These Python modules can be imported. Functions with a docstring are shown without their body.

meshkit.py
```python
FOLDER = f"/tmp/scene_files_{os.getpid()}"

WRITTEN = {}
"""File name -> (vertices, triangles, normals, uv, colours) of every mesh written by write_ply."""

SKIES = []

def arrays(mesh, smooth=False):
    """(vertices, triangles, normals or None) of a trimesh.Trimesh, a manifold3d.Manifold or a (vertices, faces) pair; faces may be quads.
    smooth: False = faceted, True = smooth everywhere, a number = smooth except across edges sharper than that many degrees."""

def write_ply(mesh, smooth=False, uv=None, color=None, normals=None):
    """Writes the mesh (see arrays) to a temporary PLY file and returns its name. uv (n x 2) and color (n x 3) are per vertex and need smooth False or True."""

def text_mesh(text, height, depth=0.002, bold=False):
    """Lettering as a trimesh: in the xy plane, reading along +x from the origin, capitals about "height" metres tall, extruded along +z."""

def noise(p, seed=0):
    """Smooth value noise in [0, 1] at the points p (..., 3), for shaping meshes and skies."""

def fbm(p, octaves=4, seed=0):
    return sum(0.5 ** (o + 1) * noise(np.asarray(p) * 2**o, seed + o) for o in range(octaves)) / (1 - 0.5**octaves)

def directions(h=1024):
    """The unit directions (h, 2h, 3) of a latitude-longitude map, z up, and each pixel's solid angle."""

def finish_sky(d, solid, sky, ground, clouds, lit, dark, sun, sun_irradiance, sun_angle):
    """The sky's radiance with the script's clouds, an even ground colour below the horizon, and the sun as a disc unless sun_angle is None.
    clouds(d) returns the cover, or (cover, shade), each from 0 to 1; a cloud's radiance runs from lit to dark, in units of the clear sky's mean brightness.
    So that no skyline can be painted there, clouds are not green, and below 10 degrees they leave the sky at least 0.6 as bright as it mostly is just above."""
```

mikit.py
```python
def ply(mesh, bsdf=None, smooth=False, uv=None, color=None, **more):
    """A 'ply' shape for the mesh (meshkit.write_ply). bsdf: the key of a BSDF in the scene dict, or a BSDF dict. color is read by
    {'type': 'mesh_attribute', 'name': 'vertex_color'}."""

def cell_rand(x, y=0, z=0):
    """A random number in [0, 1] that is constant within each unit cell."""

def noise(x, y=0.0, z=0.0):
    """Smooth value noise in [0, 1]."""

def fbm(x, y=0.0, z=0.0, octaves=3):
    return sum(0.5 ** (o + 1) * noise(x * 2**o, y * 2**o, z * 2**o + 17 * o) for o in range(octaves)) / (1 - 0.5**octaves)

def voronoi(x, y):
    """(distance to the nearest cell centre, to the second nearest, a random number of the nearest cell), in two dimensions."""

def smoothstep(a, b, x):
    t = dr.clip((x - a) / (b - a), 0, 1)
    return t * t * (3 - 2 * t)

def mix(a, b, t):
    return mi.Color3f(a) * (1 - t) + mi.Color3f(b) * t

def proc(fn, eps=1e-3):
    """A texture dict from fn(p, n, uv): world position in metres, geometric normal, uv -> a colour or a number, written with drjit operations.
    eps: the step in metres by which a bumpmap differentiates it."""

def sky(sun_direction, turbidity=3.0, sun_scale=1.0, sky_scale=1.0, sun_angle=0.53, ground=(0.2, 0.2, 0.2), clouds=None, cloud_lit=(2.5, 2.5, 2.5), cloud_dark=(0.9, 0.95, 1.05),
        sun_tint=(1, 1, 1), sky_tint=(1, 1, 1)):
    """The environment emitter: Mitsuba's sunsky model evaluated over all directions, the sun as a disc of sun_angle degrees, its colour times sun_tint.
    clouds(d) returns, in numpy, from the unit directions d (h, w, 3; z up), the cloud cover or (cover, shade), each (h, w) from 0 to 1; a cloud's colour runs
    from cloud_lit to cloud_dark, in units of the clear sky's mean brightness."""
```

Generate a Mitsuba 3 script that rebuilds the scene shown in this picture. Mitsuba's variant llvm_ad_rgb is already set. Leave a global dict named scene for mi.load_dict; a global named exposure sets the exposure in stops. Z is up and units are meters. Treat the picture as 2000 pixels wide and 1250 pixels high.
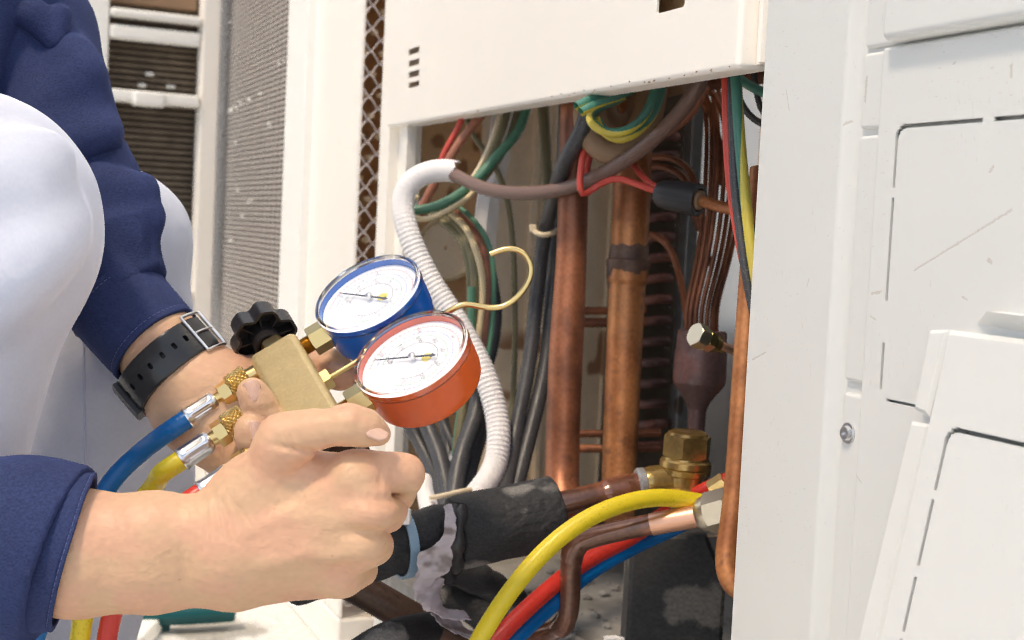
import math
import numpy as np
import trimesh
import manifold3d as m3
import drjit as dr
import mitsuba as mi
import mikit
import meshkit
from mikit import proc, noise, fbm, smoothstep, mix, voronoi
from scipy.interpolate import CubicSpline
from scipy.sparse import coo_matrix

# ---------------------------------------------------------------- camera, light, exposure
# World: x along the open cabinet's front (to the right), y into the cabinet, z up; metres; the floor is z = 0.
EYE = np.array([0.0, -0.42, 0.50])
YAW, PITCH, ROLL = np.radians([22.0, 3.69, 2.73])
FWD = np.array([-np.cos(YAW) * np.cos(PITCH), np.sin(YAW) * np.cos(PITCH), -np.sin(PITCH)])
_R0 = np.array([np.sin(YAW), np.cos(YAW), 0.0])
_U0 = np.cross(_R0, FWD)
UP = np.cos(ROLL) * _U0 - np.sin(ROLL) * _R0
RIGHT = np.cos(ROLL) * _R0 + np.sin(ROLL) * _U0
T = mi.ScalarTransform4f
scene, labels = {}, {}
scene["camera"] = {"type": "thinlens", "fov": 40.0, "fov_axis": "x", "near_clip": 0.02, "far_clip": 300.0,
                   "aperture_radius": 0.0018, "focus_distance": 0.78,
                   "to_world": T().look_at(origin=EYE.tolist(), target=(EYE + FWD).tolist(), up=UP.tolist())}
SUN = np.array([0.24, -0.42, 0.88])
scene["sky"] = mikit.sky(SUN, turbidity=3.5, sun_scale=0.46, sky_scale=1.25, sun_angle=7.0, ground=(0.45, 0.43, 0.40), sun_tint=(1.0, 0.97, 0.92),
                         clouds=lambda d: 0.75 * np.clip(meshkit.fbm(d * 3.0, 4, 5) * 2.2 - 0.35, 0, 1), cloud_lit=(2.5, 2.5, 2.45), cloud_dark=(1.3, 1.3, 1.32))
exposure = 1.92

# ---------------------------------------------------------------- surveying: where a sighting line meets a known plane
FPX = 1000 / math.tan(math.radians(20))


def ray(px, py):
    return FWD + (px - 1000) / FPX * RIGHT - (py - 625) / FPX * UP


def at(px, py, D):
    """Point at D metres along the view axis."""
    return EYE + ray(px, py) * D


def on_y(px, py, y):
    d = ray(px, py)
    return EYE + d * ((y - EYE[1]) / d[1])


def on_x(px, py, x):
    d = ray(px, py)
    return EYE + d * ((x - EYE[0]) / d[0])


def on_z(px, py, z):
    d = ray(px, py)
    return EYE + d * ((z - EYE[2]) / d[2])


def pts(rows):
    return np.array([at(*r) for r in rows])


# ---------------------------------------------------------------- mesh helpers
def nrm(v):
    v = np.asarray(v, float)
    return v / (np.linalg.norm(v) + 1e-15)


def spline(p, step=0.004):
    p = np.asarray(p, float)
    if len(p) == 2:
        n = max(2, int(np.linalg.norm(p[1] - p[0]) / step) + 1)
        return p[0] + np.linspace(0, 1, n)[:, None] * (p[1] - p[0])
    s = np.concatenate([[0], np.cumsum(np.sqrt(np.linalg.norm(np.diff(p, axis=0), axis=1)))])
    cs = CubicSpline(s, p, bc_type="natural")
    t = np.linspace(0, s[-1], 2000)
    q = cs(t)
    L = np.concatenate([[0], np.cumsum(np.linalg.norm(np.diff(q, axis=0), axis=1))])
    n = max(4, int(L[-1] / step))
    return np.stack([np.interp(np.linspace(0, L[-1], n), L, q[:, k]) for k in range(3)], 1)


def frames(p, ref=None):
    t = np.gradient(p, axis=0)
    t /= np.linalg.norm(t, axis=1, keepdims=True) + 1e-15
    a = np.cross(t[0], [0, 0, 1.0] if abs(t[0][2]) < 0.9 else [1.0, 0, 0]) if ref is None else ref - t[0] * np.dot(ref, t[0])
    A = [nrm(a)]
    for k in range(1, len(p)):
        b = A[-1] - t[k] * np.dot(A[-1], t[k])
        A.append(nrm(b))
    A = np.array(A)
    return t, A, np.cross(t, A)


def skin_rings(V, caps=True, closed_ring=True):
    """V (n, m, 3): a surface through n rings of m points."""
    n, m = V.shape[:2]
    i, j = np.meshgrid(np.arange(n - 1), np.arange(m if closed_ring else m - 1), indexing="ij")
    j2 = (j + 1) % m
    q = np.stack([i * m + j, i * m + j2, (i + 1) * m + j2, (i + 1) * m + j], -1).reshape(-1, 4)
    f = np.vstack([q[:, [0, 1, 2]], q[:, [0, 2, 3]]])
    v = V.reshape(-1, 3)
    if caps:
        c0, c1 = V[0].mean(0), V[-1].mean(0)
        k = np.arange(m)
        f = np.vstack([f, np.stack([(k + 1) % m, k, k * 0 + len(v)], 1), np.stack([(n - 1) * m + k, (n - 1) * m + (k + 1) % m, k * 0 + len(v) + 1], 1)])
        v = np.vstack([v, c0, c1])
    return trimesh.Trimesh(v, f, process=False)


def tube(p, r, sides=14, step=0.004, caps=True, smooth_path=True, wobble=0.0, seed=0):
    """A round tube through the points p; r a radius or a function of the arc length (m)."""
    q = spline(p, step) if smooth_path else np.asarray(p, float)
    t, A, B = frames(q)
    L = np.concatenate([[0], np.cumsum(np.linalg.norm(np.diff(q, axis=0), axis=1))])
    R = np.array([r(x, L[-1]) for x in L]) if callable(r) else np.full(len(q), float(r))
    if wobble:
        R = R * (1 + wobble * (meshkit.noise(q * 90 + seed, seed) - 0.5))
    th = np.arange(sides) * 2 * np.pi / sides
    V = q[:, None] + R[:, None, None] * (np.cos(th)[None, :, None] * A[:, None] + np.sin(th)[None, :, None] * B[:, None])
    return skin_rings(V, caps)


def lathe(profile, origin, axis, sides=40, ref=None, caps=True):
    """profile: rows (distance along the axis, radius)."""
    axis = nrm(axis)
    a = nrm(np.cross(axis, [0, 0, 1.0] if abs(axis[2]) < 0.9 else [1.0, 0, 0])) if ref is None else nrm(ref - axis * np.dot(ref, axis))
    b = np.cross(axis, a)
    th = np.arange(sides) * 2 * np.pi / sides
    pr = np.asarray(profile, float)
    ring = np.cos(th)[:, None] * a + np.sin(th)[:, None] * b
    V = np.asarray(origin) + pr[:, 0][:, None, None] * axis + pr[:, 1][:, None, None] * ring[None]
    return skin_rings(V, caps)


def hexnut(origin, axis, r, h, ref=None, cham=0.12):
    """A chamfered hexagonal nut, r over the corners; the end faces cut by cones as on a real nut."""
    axis = nrm(axis)
    c = m3.Manifold.cylinder(h, r, r, 6)
    top = m3.Manifold.cylinder(h, r * (0.89 + 1.7 * 0.0) + h * 1.6, r * 0.89, 48)
    bot = m3.Manifold.cylinder(h, r * 0.89, r * 0.89 + h * 1.6, 48)
    m = c ^ top ^ bot
    a = nrm(np.cross(axis, [0, 0, 1.0] if abs(axis[2]) < 0.9 else [1.0, 0, 0])) if ref is None else nrm(ref - axis * np.dot(ref, axis))
    b = np.cross(axis, a)
    M = np.stack([a, b, axis, np.asarray(origin)], 1)
    return mf(m.transform(M))


def mf(m):
    q = m.to_mesh()
    return trimesh.Trimesh(np.array(q.vert_properties[:, :3]), np.array(q.tri_verts), process=False)


def mbox(lo, hi):
    lo, hi = np.asarray(lo, float), np.asarray(hi, float)
    return m3.Manifold.cube((hi - lo).tolist()).translate(lo.tolist())


def rbox(lo, hi, r=0.002, seg=12):
    """Rounded box as a manifold."""
    lo, hi = np.asarray(lo, float), np.asarray(hi, float)
    r = min(r, 0.49 * (hi - lo).min())
    s = m3.Manifold.sphere(r, seg)
    return m3.Manifold.batch_hull([s.translate([(lo[0] + r, hi[0] - r)[i], (lo[1] + r, hi[1] - r)[j], (lo[2] + r, hi[2] - r)[k]]) for i in (0, 1) for j in (0, 1) for k in (0, 1)])


def frame_matrix(o, a, b, c):
    return np.stack([a, b, c, np.asarray(o)], 1)


def prism(poly, lo, hi, o, a, b, c, bevel=0.0):
    """A polygon (rows of a,b coordinates) extruded along c from lo to hi."""
    cs = m3.CrossSection([np.asarray(poly, float).tolist()])
    if bevel:
        mid = m3.Manifold.extrude(cs, hi - lo - 2 * bevel).translate([0, 0, lo + bevel])
        sm = m3.Manifold.extrude(cs.offset(-bevel, m3.JoinType.Round), hi - lo).translate([0, 0, lo])
        m = m3.Manifold.batch_hull([mid, sm])
    else:
        m = m3.Manifold.extrude(cs, hi - lo).translate([0, 0, lo])
    return m.transform(frame_matrix(o, a, b, c))


def cat(*ms):
    return trimesh.util.concatenate([m for m in ms if m is not None])


def put(key, mesh, mat, label=None, category=None, group=None, kind=None, smooth=35, **more):
    """One entry of the scene; a taken key gets the next number."""
    k, n = key, 0
    while k in scene:
        n += 1
        k = f"{key}_{n:03d}"
    if hasattr(mesh, "to_mesh"):
        mesh = mf(mesh)
    scene[k] = mikit.ply(mesh, mat, smooth=smooth, **more)
    tag(k, label, category, group, kind)
    return k


def tag(k, label=None, category=None, group=None, kind=None):
    d = {a: b for a, b in dict(label=label, category=category, group=group, kind=kind).items() if b}
    if d:
        labels[k] = {**labels.get(k, {}), **d}


def relaxed(v, f, rounds, lam=0.5, mu=0.53):
    """Taubin smoothing."""
    e = np.vstack([f[:, [0, 1]], f[:, [1, 2]], f[:, [2, 0]]])
    e = np.unique(np.vstack([e, e[:, ::-1]]), axis=0)
    A = coo_matrix((np.ones(len(e)), (e[:, 0], e[:, 1])), shape=(len(v), len(v))).tocsr()
    deg = np.maximum(np.asarray(A.sum(1)).ravel(), 1)[:, None]
    v = np.array(v)
    has = np.asarray(A.sum(1)).ravel()[:, None] > 0
    for k in range(rounds):
        d = np.where(has, A @ v / deg - v, 0)
        v += (lam if k % 2 == 0 else -mu) * d
    return v


# ---------------------------------------------------------------- signed-distance modelling (bodies, clothes)
class Field:
    def __init__(self, lo, hi, res):
        self.lo, self.res = np.asarray(lo, float), res
        self.n = np.ceil((np.asarray(hi, float) - self.lo) / res).astype(int) + 1
        self.f = np.full(self.n, 0.06, np.float32)

    def axes(self, a, b):
        return [self.lo[k] + self.res * np.arange(a[k], b[k]) for k in range(3)]

    def window(self, lo, hi, pad):
        a = np.clip(np.floor((np.asarray(lo) - pad - self.lo) / self.res).astype(int), 0, self.n)
        b = np.clip(np.ceil((np.asarray(hi) + pad - self.lo) / self.res).astype(int) + 1, 0, self.n)
        return a, b

    def cone(self, p0, r0, p1, r1, k=0.006, flat=None):
        """Adds a round cone by smooth union. flat: (unit direction, factor) squashes it along that direction."""
        p0, p1 = np.asarray(p0, float), np.asarray(p1, float)
        R = max(r0, r1)
        a, b = self.window(np.minimum(p0, p1) - R, np.maximum(p0, p1) + R, max(k, 3 * self.res) + 0.003)
        if (b <= a).any():
            return self
        x, y, z = np.meshgrid(*self.axes(a, b), indexing="ij", sparse=True)
        d = p1 - p0
        dd = float(d @ d) + 1e-12
        t = np.clip(((x - p0[0]) * d[0] + (y - p0[1]) * d[1] + (z - p0[2]) * d[2]) / dd, 0, 1)
        qx, qy, qz = x - p0[0] - t * d[0], y - p0[1] - t * d[1], z - p0[2] - t * d[2]
        q2 = qx * qx + qy * qy + qz * qz
        if flat is not None:
            u, s = nrm(flat[0]), flat[1]
            h = qx * u[0] + qy * u[1] + qz * u[2]
            q2 = q2 + h * h * (1 / s ** 2 - 1)
        g = (np.sqrt(q2) - (r0 + t * (r1 - r0))).astype(np.float32)
        s = tuple(slice(i, j) for i, j in zip(a, b))
        f = self.f[s]
        if k > 1e-5:
            h = np.maximum(k - np.abs(f - g), 0) / k
            self.f[s] = np.minimum(f, g) - h * h * k * 0.25
        else:
            self.f[s] = np.minimum(f, g)
        return self

    def chain(self, rows, k=0.005, flat=None):
        for (p0, r0), (p1, r1) in zip(rows[:-1], rows[1:]):
            self.cone(p0, r0, p1, r1, k, flat)
        return self

    def minus(self, p0, r0, p1, r1, k=0.0):
        g = Field.__new__(Field)
        g.lo, g.res, g.n = self.lo, self.res, self.n
        g.f = np.full(self.n, 0.06, np.float32)
        g.cone(p0, r0, p1, r1, 0.0)
        if k:
            h = np.maximum(k - np.abs(-g.f - self.f), 0) / k
            self.f = np.maximum(self.f, -g.f) + h * h * k * 0.25
        else:
            self.f = np.maximum(self.f, -g.f)
        return self

    def cut(self, p, n):
        """Keeps the side of the plane through p that its normal n points away from."""
        x, y, z = np.meshgrid(*self.axes([0] * 3, self.n), indexing="ij", sparse=True)
        n = nrm(n)
        self.f = np.maximum(self.f, ((x - p[0]) * n[0] + (y - p[1]) * n[1] + (z - p[2]) * n[2]).astype(np.float32))
        return self

    def join(self, other, k=0.004):
        h = np.maximum(k - np.abs(self.f - other.f), 0) / k
        self.f = np.minimum(self.f, other.f) - h * h * k * 0.25
        return self

    def twin(self):
        g = Field.__new__(Field)
        g.lo, g.res, g.n = self.lo, self.res, self.n
        g.f = np.full(self.n, 0.06, np.float32)
        return g

    def displace(self, fn, band=0.03):
        idx = np.argwhere(np.abs(self.f) < band)
        p = self.lo + idx * self.res
        self.f[tuple(idx.T)] += fn(p).astype(np.float32)
        return self

    def mesh(self, relax=6):
        f = self.f
        s = f < 0
        c = np.zeros(np.array(f.shape) - 1, np.int8)
        for d in np.ndindex(2, 2, 2):
            c += s[d[0]:f.shape[0] - 1 + d[0], d[1]:f.shape[1] - 1 + d[1], d[2]:f.shape[2] - 1 + d[2]]
        cells = np.argwhere((c > 0) & (c < 8))
        num = np.full(c.shape, -1, np.int64)
        num[tuple(cells.T)] = np.arange(len(cells))
        tot, cnt = np.zeros((len(cells), 3)), np.zeros(len(cells))
        corners = np.array(list(np.ndindex(2, 2, 2)))
        for i in range(8):
            for j in range(i + 1, 8):
                if np.abs(corners[i] - corners[j]).sum() != 1:
                    continue
                fa, fb = f[tuple((cells + corners[i]).T)], f[tuple((cells + corners[j]).T)]
                m = (fa < 0) != (fb < 0)
                t = np.where(m, fa / np.where(m, fa - fb, 1), 0)[:, None]
                p = corners[i] + t * (corners[j] - corners[i])
                tot += np.where(m[:, None], p, 0)
                cnt += m
        v = self.lo + (cells + tot / cnt[:, None]) * self.res
        quads = []
        for ax in range(3):
            o = [k for k in range(3) if k != ax]
            sl0, sl1 = [slice(1, n - 1) for n in f.shape], [slice(1, n - 1) for n in f.shape]
            sl0[ax], sl1[ax] = slice(0, f.shape[ax] - 1), slice(1, f.shape[ax])
            a, b = s[tuple(sl0)], s[tuple(sl1)]
            e = np.argwhere(a != b)
            flip = a[tuple(e.T)]
            base = e.copy()
            base[:, o[0]] += 1
            base[:, o[1]] += 1
            q = []
            for d0, d1 in ((0, 0), (1, 0), (1, 1), (0, 1)):
                cc = base.copy()
                cc[:, o[0]] -= d0
                cc[:, o[1]] -= d1
                q.append(num[tuple(cc.T)])
            q = np.stack(q, 1)
            if ax == 1:
                flip = ~flip
            q[flip] = q[flip][:, ::-1]
            quads.append(q)
        q = np.vstack(quads)
        q = q[(q >= 0).all(1)]
        m = trimesh.Trimesh(v, np.vstack([q[:, [0, 1, 2]], q[:, [0, 2, 3]]])[:, ::-1], process=False)
        if relax:
            m.vertices = relaxed(m.vertices, m.faces, relax)
        return m if m.volume > 0 else trimesh.Trimesh(m.vertices, m.faces[:, ::-1], process=False)
# ---------------------------------------------------------------- materials
def rgb(*c):
    return {"type": "rgb", "value": list(map(float, c))}


def principled(name, color, rough=0.5, metallic=0.0, bump=None, scale=1.0, **more):
    b = {"type": "principled", "base_color": color if isinstance(color, dict) else rgb(*color), "roughness": rough, "metallic": float(metallic), **more}
    if bump is not None:
        b = {"type": "bumpmap", "tex": bump, "scale": float(scale), "bsdf": b}
    scene[name] = {"type": "twosided", "bsdf": b}
    return name


def mark(px0, py0, px1, py1, width):
    a, b = on_y(px0, py0, 0.0), on_y(px1, py1, 0.0)
    return float(a[0]), float(a[2]), float(b[0]), float(b[2]), width


MARKS = [mark(1786, 528, 1976, 410, 0.0005), mark(1470, 702, 1496, 688, 0.0005), mark(1703, 573, 1720, 570, 0.0008), mark(1930, 508, 1936, 512, 0.0009), mark(1700, 617, 1710, 624, 0.0004),
         mark(1535, 175, 1542, 218, 0.0003), mark(1646, 243, 1652, 236, 0.0006), mark(1862, 125, 1866, 122, 0.0006), mark(1975, 128, 1976, 148, 0.0008), mark(1580, 545, 1576, 560, 0.0003),
         mark(1880, 580, 1890, 586, 0.0004), mark(1933, 335, 1940, 325, 0.0007), mark(1683, 150, 1680, 196, 0.0009), mark(1672, 928, 1682, 942, 0.0003)]


def scratched(base, dirt, amount, marks=()):
    """Enamelled sheet metal: fine scuffs, specks and grains of dirt; marks: single scratches, each a line on the sheet."""
    def fn(p, n, uv):
        hit = mi.Float(0)
        for ax_, az_, bx_, bz_, w_ in marks:
            dx, dz = bx_ - ax_, bz_ - az_
            t = dr.clip(((p.x - ax_) * dx + (p.z - az_) * dz) / (dx * dx + dz * dz), 0, 1)
            d = dr.sqrt(dr.square(p.x - ax_ - t * dx) + dr.square(p.z - az_ - t * dz)) * (0.6 + 0.9 * noise(p.x * 900, p.z * 900, 3))
            hit = dr.maximum(hit, dr.select(d < w_, 1.0, 0.0))
        a = noise(p.x * 1500 + p.z * 420, p.z * 160 + p.y * 900 - p.x * 200, p.y * 300)
        scuff = smoothstep(0.86, 0.97, a) * smoothstep(0.62, 0.8, noise(p.x * 40 + 3, p.y * 40, p.z * 25))
        speck = smoothstep(0.90, 0.96, noise(p.x * 700, p.y * 700 + 7, p.z * 700)) * smoothstep(0.35, 0.8, noise(p.x * 17, p.y * 17 + 2, p.z * 17 + 8))
        tone = 0.97 + 0.05 * fbm(p.x * 9, p.y * 9, p.z * 5)
        w = dr.maximum(dr.clip(0.55 * scuff + 0.8 * speck, 0, 1) * amount, 0.42 * hit)
        return mix([c for c in base], dirt, w) * tone
    return proc(fn)


principled("paint_white", scratched((0.625, 0.63, 0.615), (0.36, 0.31, 0.26), 0.35, MARKS), 0.38, specular=0.4)
principled("paint_cream", scratched((0.86, 0.82, 0.755), (0.42, 0.33, 0.24), 0.4), 0.42, specular=0.4)
principled("paint_bright", (0.84, 0.83, 0.79), 0.45)


def dusty(base, rust, dirt):
    """Dusty painted sheet inside the cabinet: blotches, drips and rust spots with outlines."""
    def fn(p, n, uv):
        blotch = smoothstep(0.45, 0.72, fbm(p.x * 22, p.y * 26, p.z * 12, octaves=4))
        spots = smoothstep(0.70, 0.78, noise(p.x * 70 + 9, p.y * 70, p.z * 34)) * smoothstep(0.55, 0.7, noise(p.x * 13, p.y * 13 + 4, p.z * 9))
        grain = 0.9 + 0.2 * noise(p.x * 700, p.y * 700, p.z * 700)
        c = mix(base, dirt, 0.55 * blotch)
        return mix(c, rust, 0.8 * spots) * grain
    return proc(fn)


principled("sheet_dusty", dusty((0.80, 0.67, 0.50), (0.26, 0.10, 0.03), (0.64, 0.50, 0.35)), 0.7)
principled("sheet_brown", dusty((0.64, 0.44, 0.25), (0.22, 0.085, 0.03), (0.50, 0.32, 0.17)), 0.7)
principled("pan_dirty", dusty((0.24, 0.235, 0.23), (0.05, 0.045, 0.04), (0.08, 0.075, 0.07)), 0.65)
principled("galvanised", dusty((0.42, 0.42, 0.43), (0.15, 0.10, 0.07), (0.30, 0.30, 0.31)), 0.42, 0.6)


def copper_fn(bright, dark, dirt, lo, hi):
    def fn(p, n, uv):
        a = 0.6 * fbm(p.x * 44, p.y * 44, p.z * 30, octaves=5) + 0.4 * noise(p.x * 16 + 9, p.y * 16, p.z * 11)
        b = smoothstep(lo, hi, a)
        c = smoothstep(0.60, 0.80, fbm(p.x * 150 + 4, p.y * 150, p.z * 95)) * smoothstep(0.40, 0.70, noise(p.x * 26, p.y * 26 + 3, p.z * 15))
        return mix(mix(bright, dark, b), dirt, 0.6 * c) * (0.85 + 0.3 * noise(p.x * 500, p.y * 500, p.z * 420))
    return proc(fn)


principled("copper", copper_fn((0.56, 0.235, 0.09), (0.34, 0.125, 0.05), (0.20, 0.085, 0.05), 0.40, 0.66), 0.42, 0.45)
principled("copper_old", copper_fn((0.36, 0.135, 0.065), (0.18, 0.07, 0.04), (0.11, 0.055, 0.04), 0.40, 0.62), 0.42, 0.45)
principled("copper_wet", copper_fn((0.30, 0.11, 0.06), (0.12, 0.05, 0.03), (0.06, 0.03, 0.02), 0.40, 0.62), 0.16, 0.4, specular=0.7, clearcoat=1.0, clearcoat_gloss=0.95)
principled("copper_grey", copper_fn((0.34, 0.15, 0.12), (0.17, 0.10, 0.09), (0.30, 0.25, 0.24), 0.40, 0.62), 0.45, 0.3)
principled("flux_dark", copper_fn((0.20, 0.12, 0.085), (0.085, 0.055, 0.05), (0.05, 0.04, 0.04), 0.40, 0.62), 0.5, 0.3)
principled("copper_fresh", (0.78, 0.44, 0.30), 0.33, 0.85)
principled("brass_cast", proc(lambda p, n, uv: mix((0.60, 0.45, 0.21), (0.67, 0.52, 0.27), noise(p.x * 800, p.y * 800, p.z * 800)) * (0.93 + 0.14 * fbm(p.x * 120, p.y * 120, p.z * 120))), 0.42, 0.65,
           bump=proc(lambda p, n, uv: fbm(p.x * 1100, p.y * 1100, p.z * 1100), 2e-4), scale=0.00012)
principled("brass", (0.72, 0.54, 0.24), 0.25, 1.0)
principled("brass_old", copper_fn((0.42, 0.28, 0.09), (0.24, 0.15, 0.05), (0.10, 0.06, 0.03), 0.42, 0.68), 0.22, 0.75, clearcoat=0.7, clearcoat_gloss=0.9)
principled("steel", (0.72, 0.72, 0.73), 0.2, 1.0)
principled("nickel_brass", (0.66, 0.58, 0.45), 0.3, 0.95)
principled("plastic_black", (0.016, 0.014, 0.015), 0.33, specular=0.5)
principled("rubber_black", (0.028, 0.028, 0.031), 0.42, specular=0.45)
principled("foam_black", proc(lambda p, n, uv: mix((0.022, 0.023, 0.026), (0.20, 0.19, 0.18), 0.85 * smoothstep(0.55, 0.66, fbm(p.x * 34 + 2, p.y * 34, p.z * 34, octaves=5))) * (0.7 + 0.6 * noise(p.x * 900, p.y * 900, p.z * 900))), 0.75,
           bump=proc(lambda p, n, uv: fbm(p.x * 260, p.y * 260, p.z * 260), 5e-4), scale=0.0020)
principled("cable_black", proc(lambda p, n, uv: mix((0.035, 0.036, 0.042), (0.17, 0.165, 0.165), smoothstep(0.72, 0.86, noise(p.x * 1100, p.y * 1100, p.z * 1100)) * 0.5 + 0.25 * fbm(p.x * 40, p.y * 40, p.z * 40))), 0.42)
principled("cable_brown", (0.17, 0.105, 0.085), 0.36)
principled("cable_tan", (0.27, 0.17, 0.10), 0.6)
principled("wire_red", (0.55, 0.07, 0.05), 0.4)
principled("wire_green", (0.075, 0.20, 0.13), 0.4)
principled("wire_cream", (0.62, 0.50, 0.30), 0.45)
principled("wire_rust", (0.33, 0.13, 0.08), 0.45)
principled("wire_olive", (0.17, 0.15, 0.08), 0.5)
principled("wire_stripe", proc(lambda p, n, uv: dr.select(mi.Float(uv.y) < 0.42, mi.Color3f(0.56, 0.46, 0.07), mi.Color3f(0.06, 0.20, 0.15))), 0.38)
principled("conduit_white", (0.80, 0.78, 0.78), 0.45)
principled("tie_cream", (0.66, 0.55, 0.38), 0.5)
principled("tie_blue", (0.22, 0.34, 0.46), 0.45)


def grimy(c, seed, w=0.45):
    def fn(p, n, uv):
        g = smoothstep(0.60, 0.78, fbm(p.x * 700 + seed, p.y * 700, p.z * 700)) * smoothstep(0.42, 0.7, noise(p.x * 38, p.y * 38 + seed, p.z * 38))
        return mix(c, [0.35 * x for x in c], w * g)
    return proc(fn)


_weave = proc(lambda p, n, uv: 0.5 + 0.5 * dr.sin(mi.Float(uv.x) * 2400.0), 1e-4)
principled("hose_blue", (0.0, 0.115, 0.36), 0.36, bump=_weave, scale=0.00010)
principled("hose_yellow", grimy((0.68, 0.53, 0.02), 3, 0.4), 0.38)
principled("hose_red", grimy((0.52, 0.035, 0.025), 5), 0.34)
principled("hose_teal", (0.0, 0.075, 0.085), 0.4)
principled("gauge_blue", (0.0, 0.10, 0.46), 0.24, clearcoat=0.6, clearcoat_gloss=0.9)
principled("gauge_red", (0.62, 0.10, 0.018), 0.27, clearcoat=0.5, clearcoat_gloss=0.9)
principled("needle_black", (0.03, 0.03, 0.035), 0.4)
principled("print_grey", (0.30, 0.30, 0.32), 0.6)
principled("print_red", (0.62, 0.10, 0.08), 0.6)


def dial_fn(p, n, uv):
    """Printed dial: concentric coloured scales with ticks; uv.x = radius / dial radius, uv.y = turns."""
    r, a = mi.Float(uv.x), mi.Float(uv.y)
    on = dr.select((a > 0.09) & (a < 0.91), 1.0, 0.0)

    def arc(r0, w):
        return dr.select(dr.abs(r - r0) < w, 1.0, 0.0) * on

    def ticks(r0, r1, k, duty):
        return dr.select((r > r0) & (r < r1) & (dr.abs(a * k - dr.floor(a * k) - 0.5) < duty), 1.0, 0.0) * on
    c = mi.Color3f(0.84, 0.84, 0.86)
    c = mix(c, (0.60, 0.12, 0.10), 0.5 * arc(0.86, 0.008) + 0.45 * ticks(0.86, 0.91, 60.0, 0.12))
    c = mix(c, (0.10, 0.16, 0.50), 0.5 * arc(0.74, 0.008) + 0.45 * ticks(0.70, 0.74, 50.0, 0.12))
    c = mix(c, (0.05, 0.36, 0.18), 0.5 * arc(0.63, 0.009) + 0.45 * ticks(0.58, 0.63, 44.0, 0.12))
    c = mix(c, (0.12, 0.12, 0.14), 0.6 * arc(0.45, 0.008) + 0.6 * ticks(0.45, 0.50, 80.0, 0.14))
    return c


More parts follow.
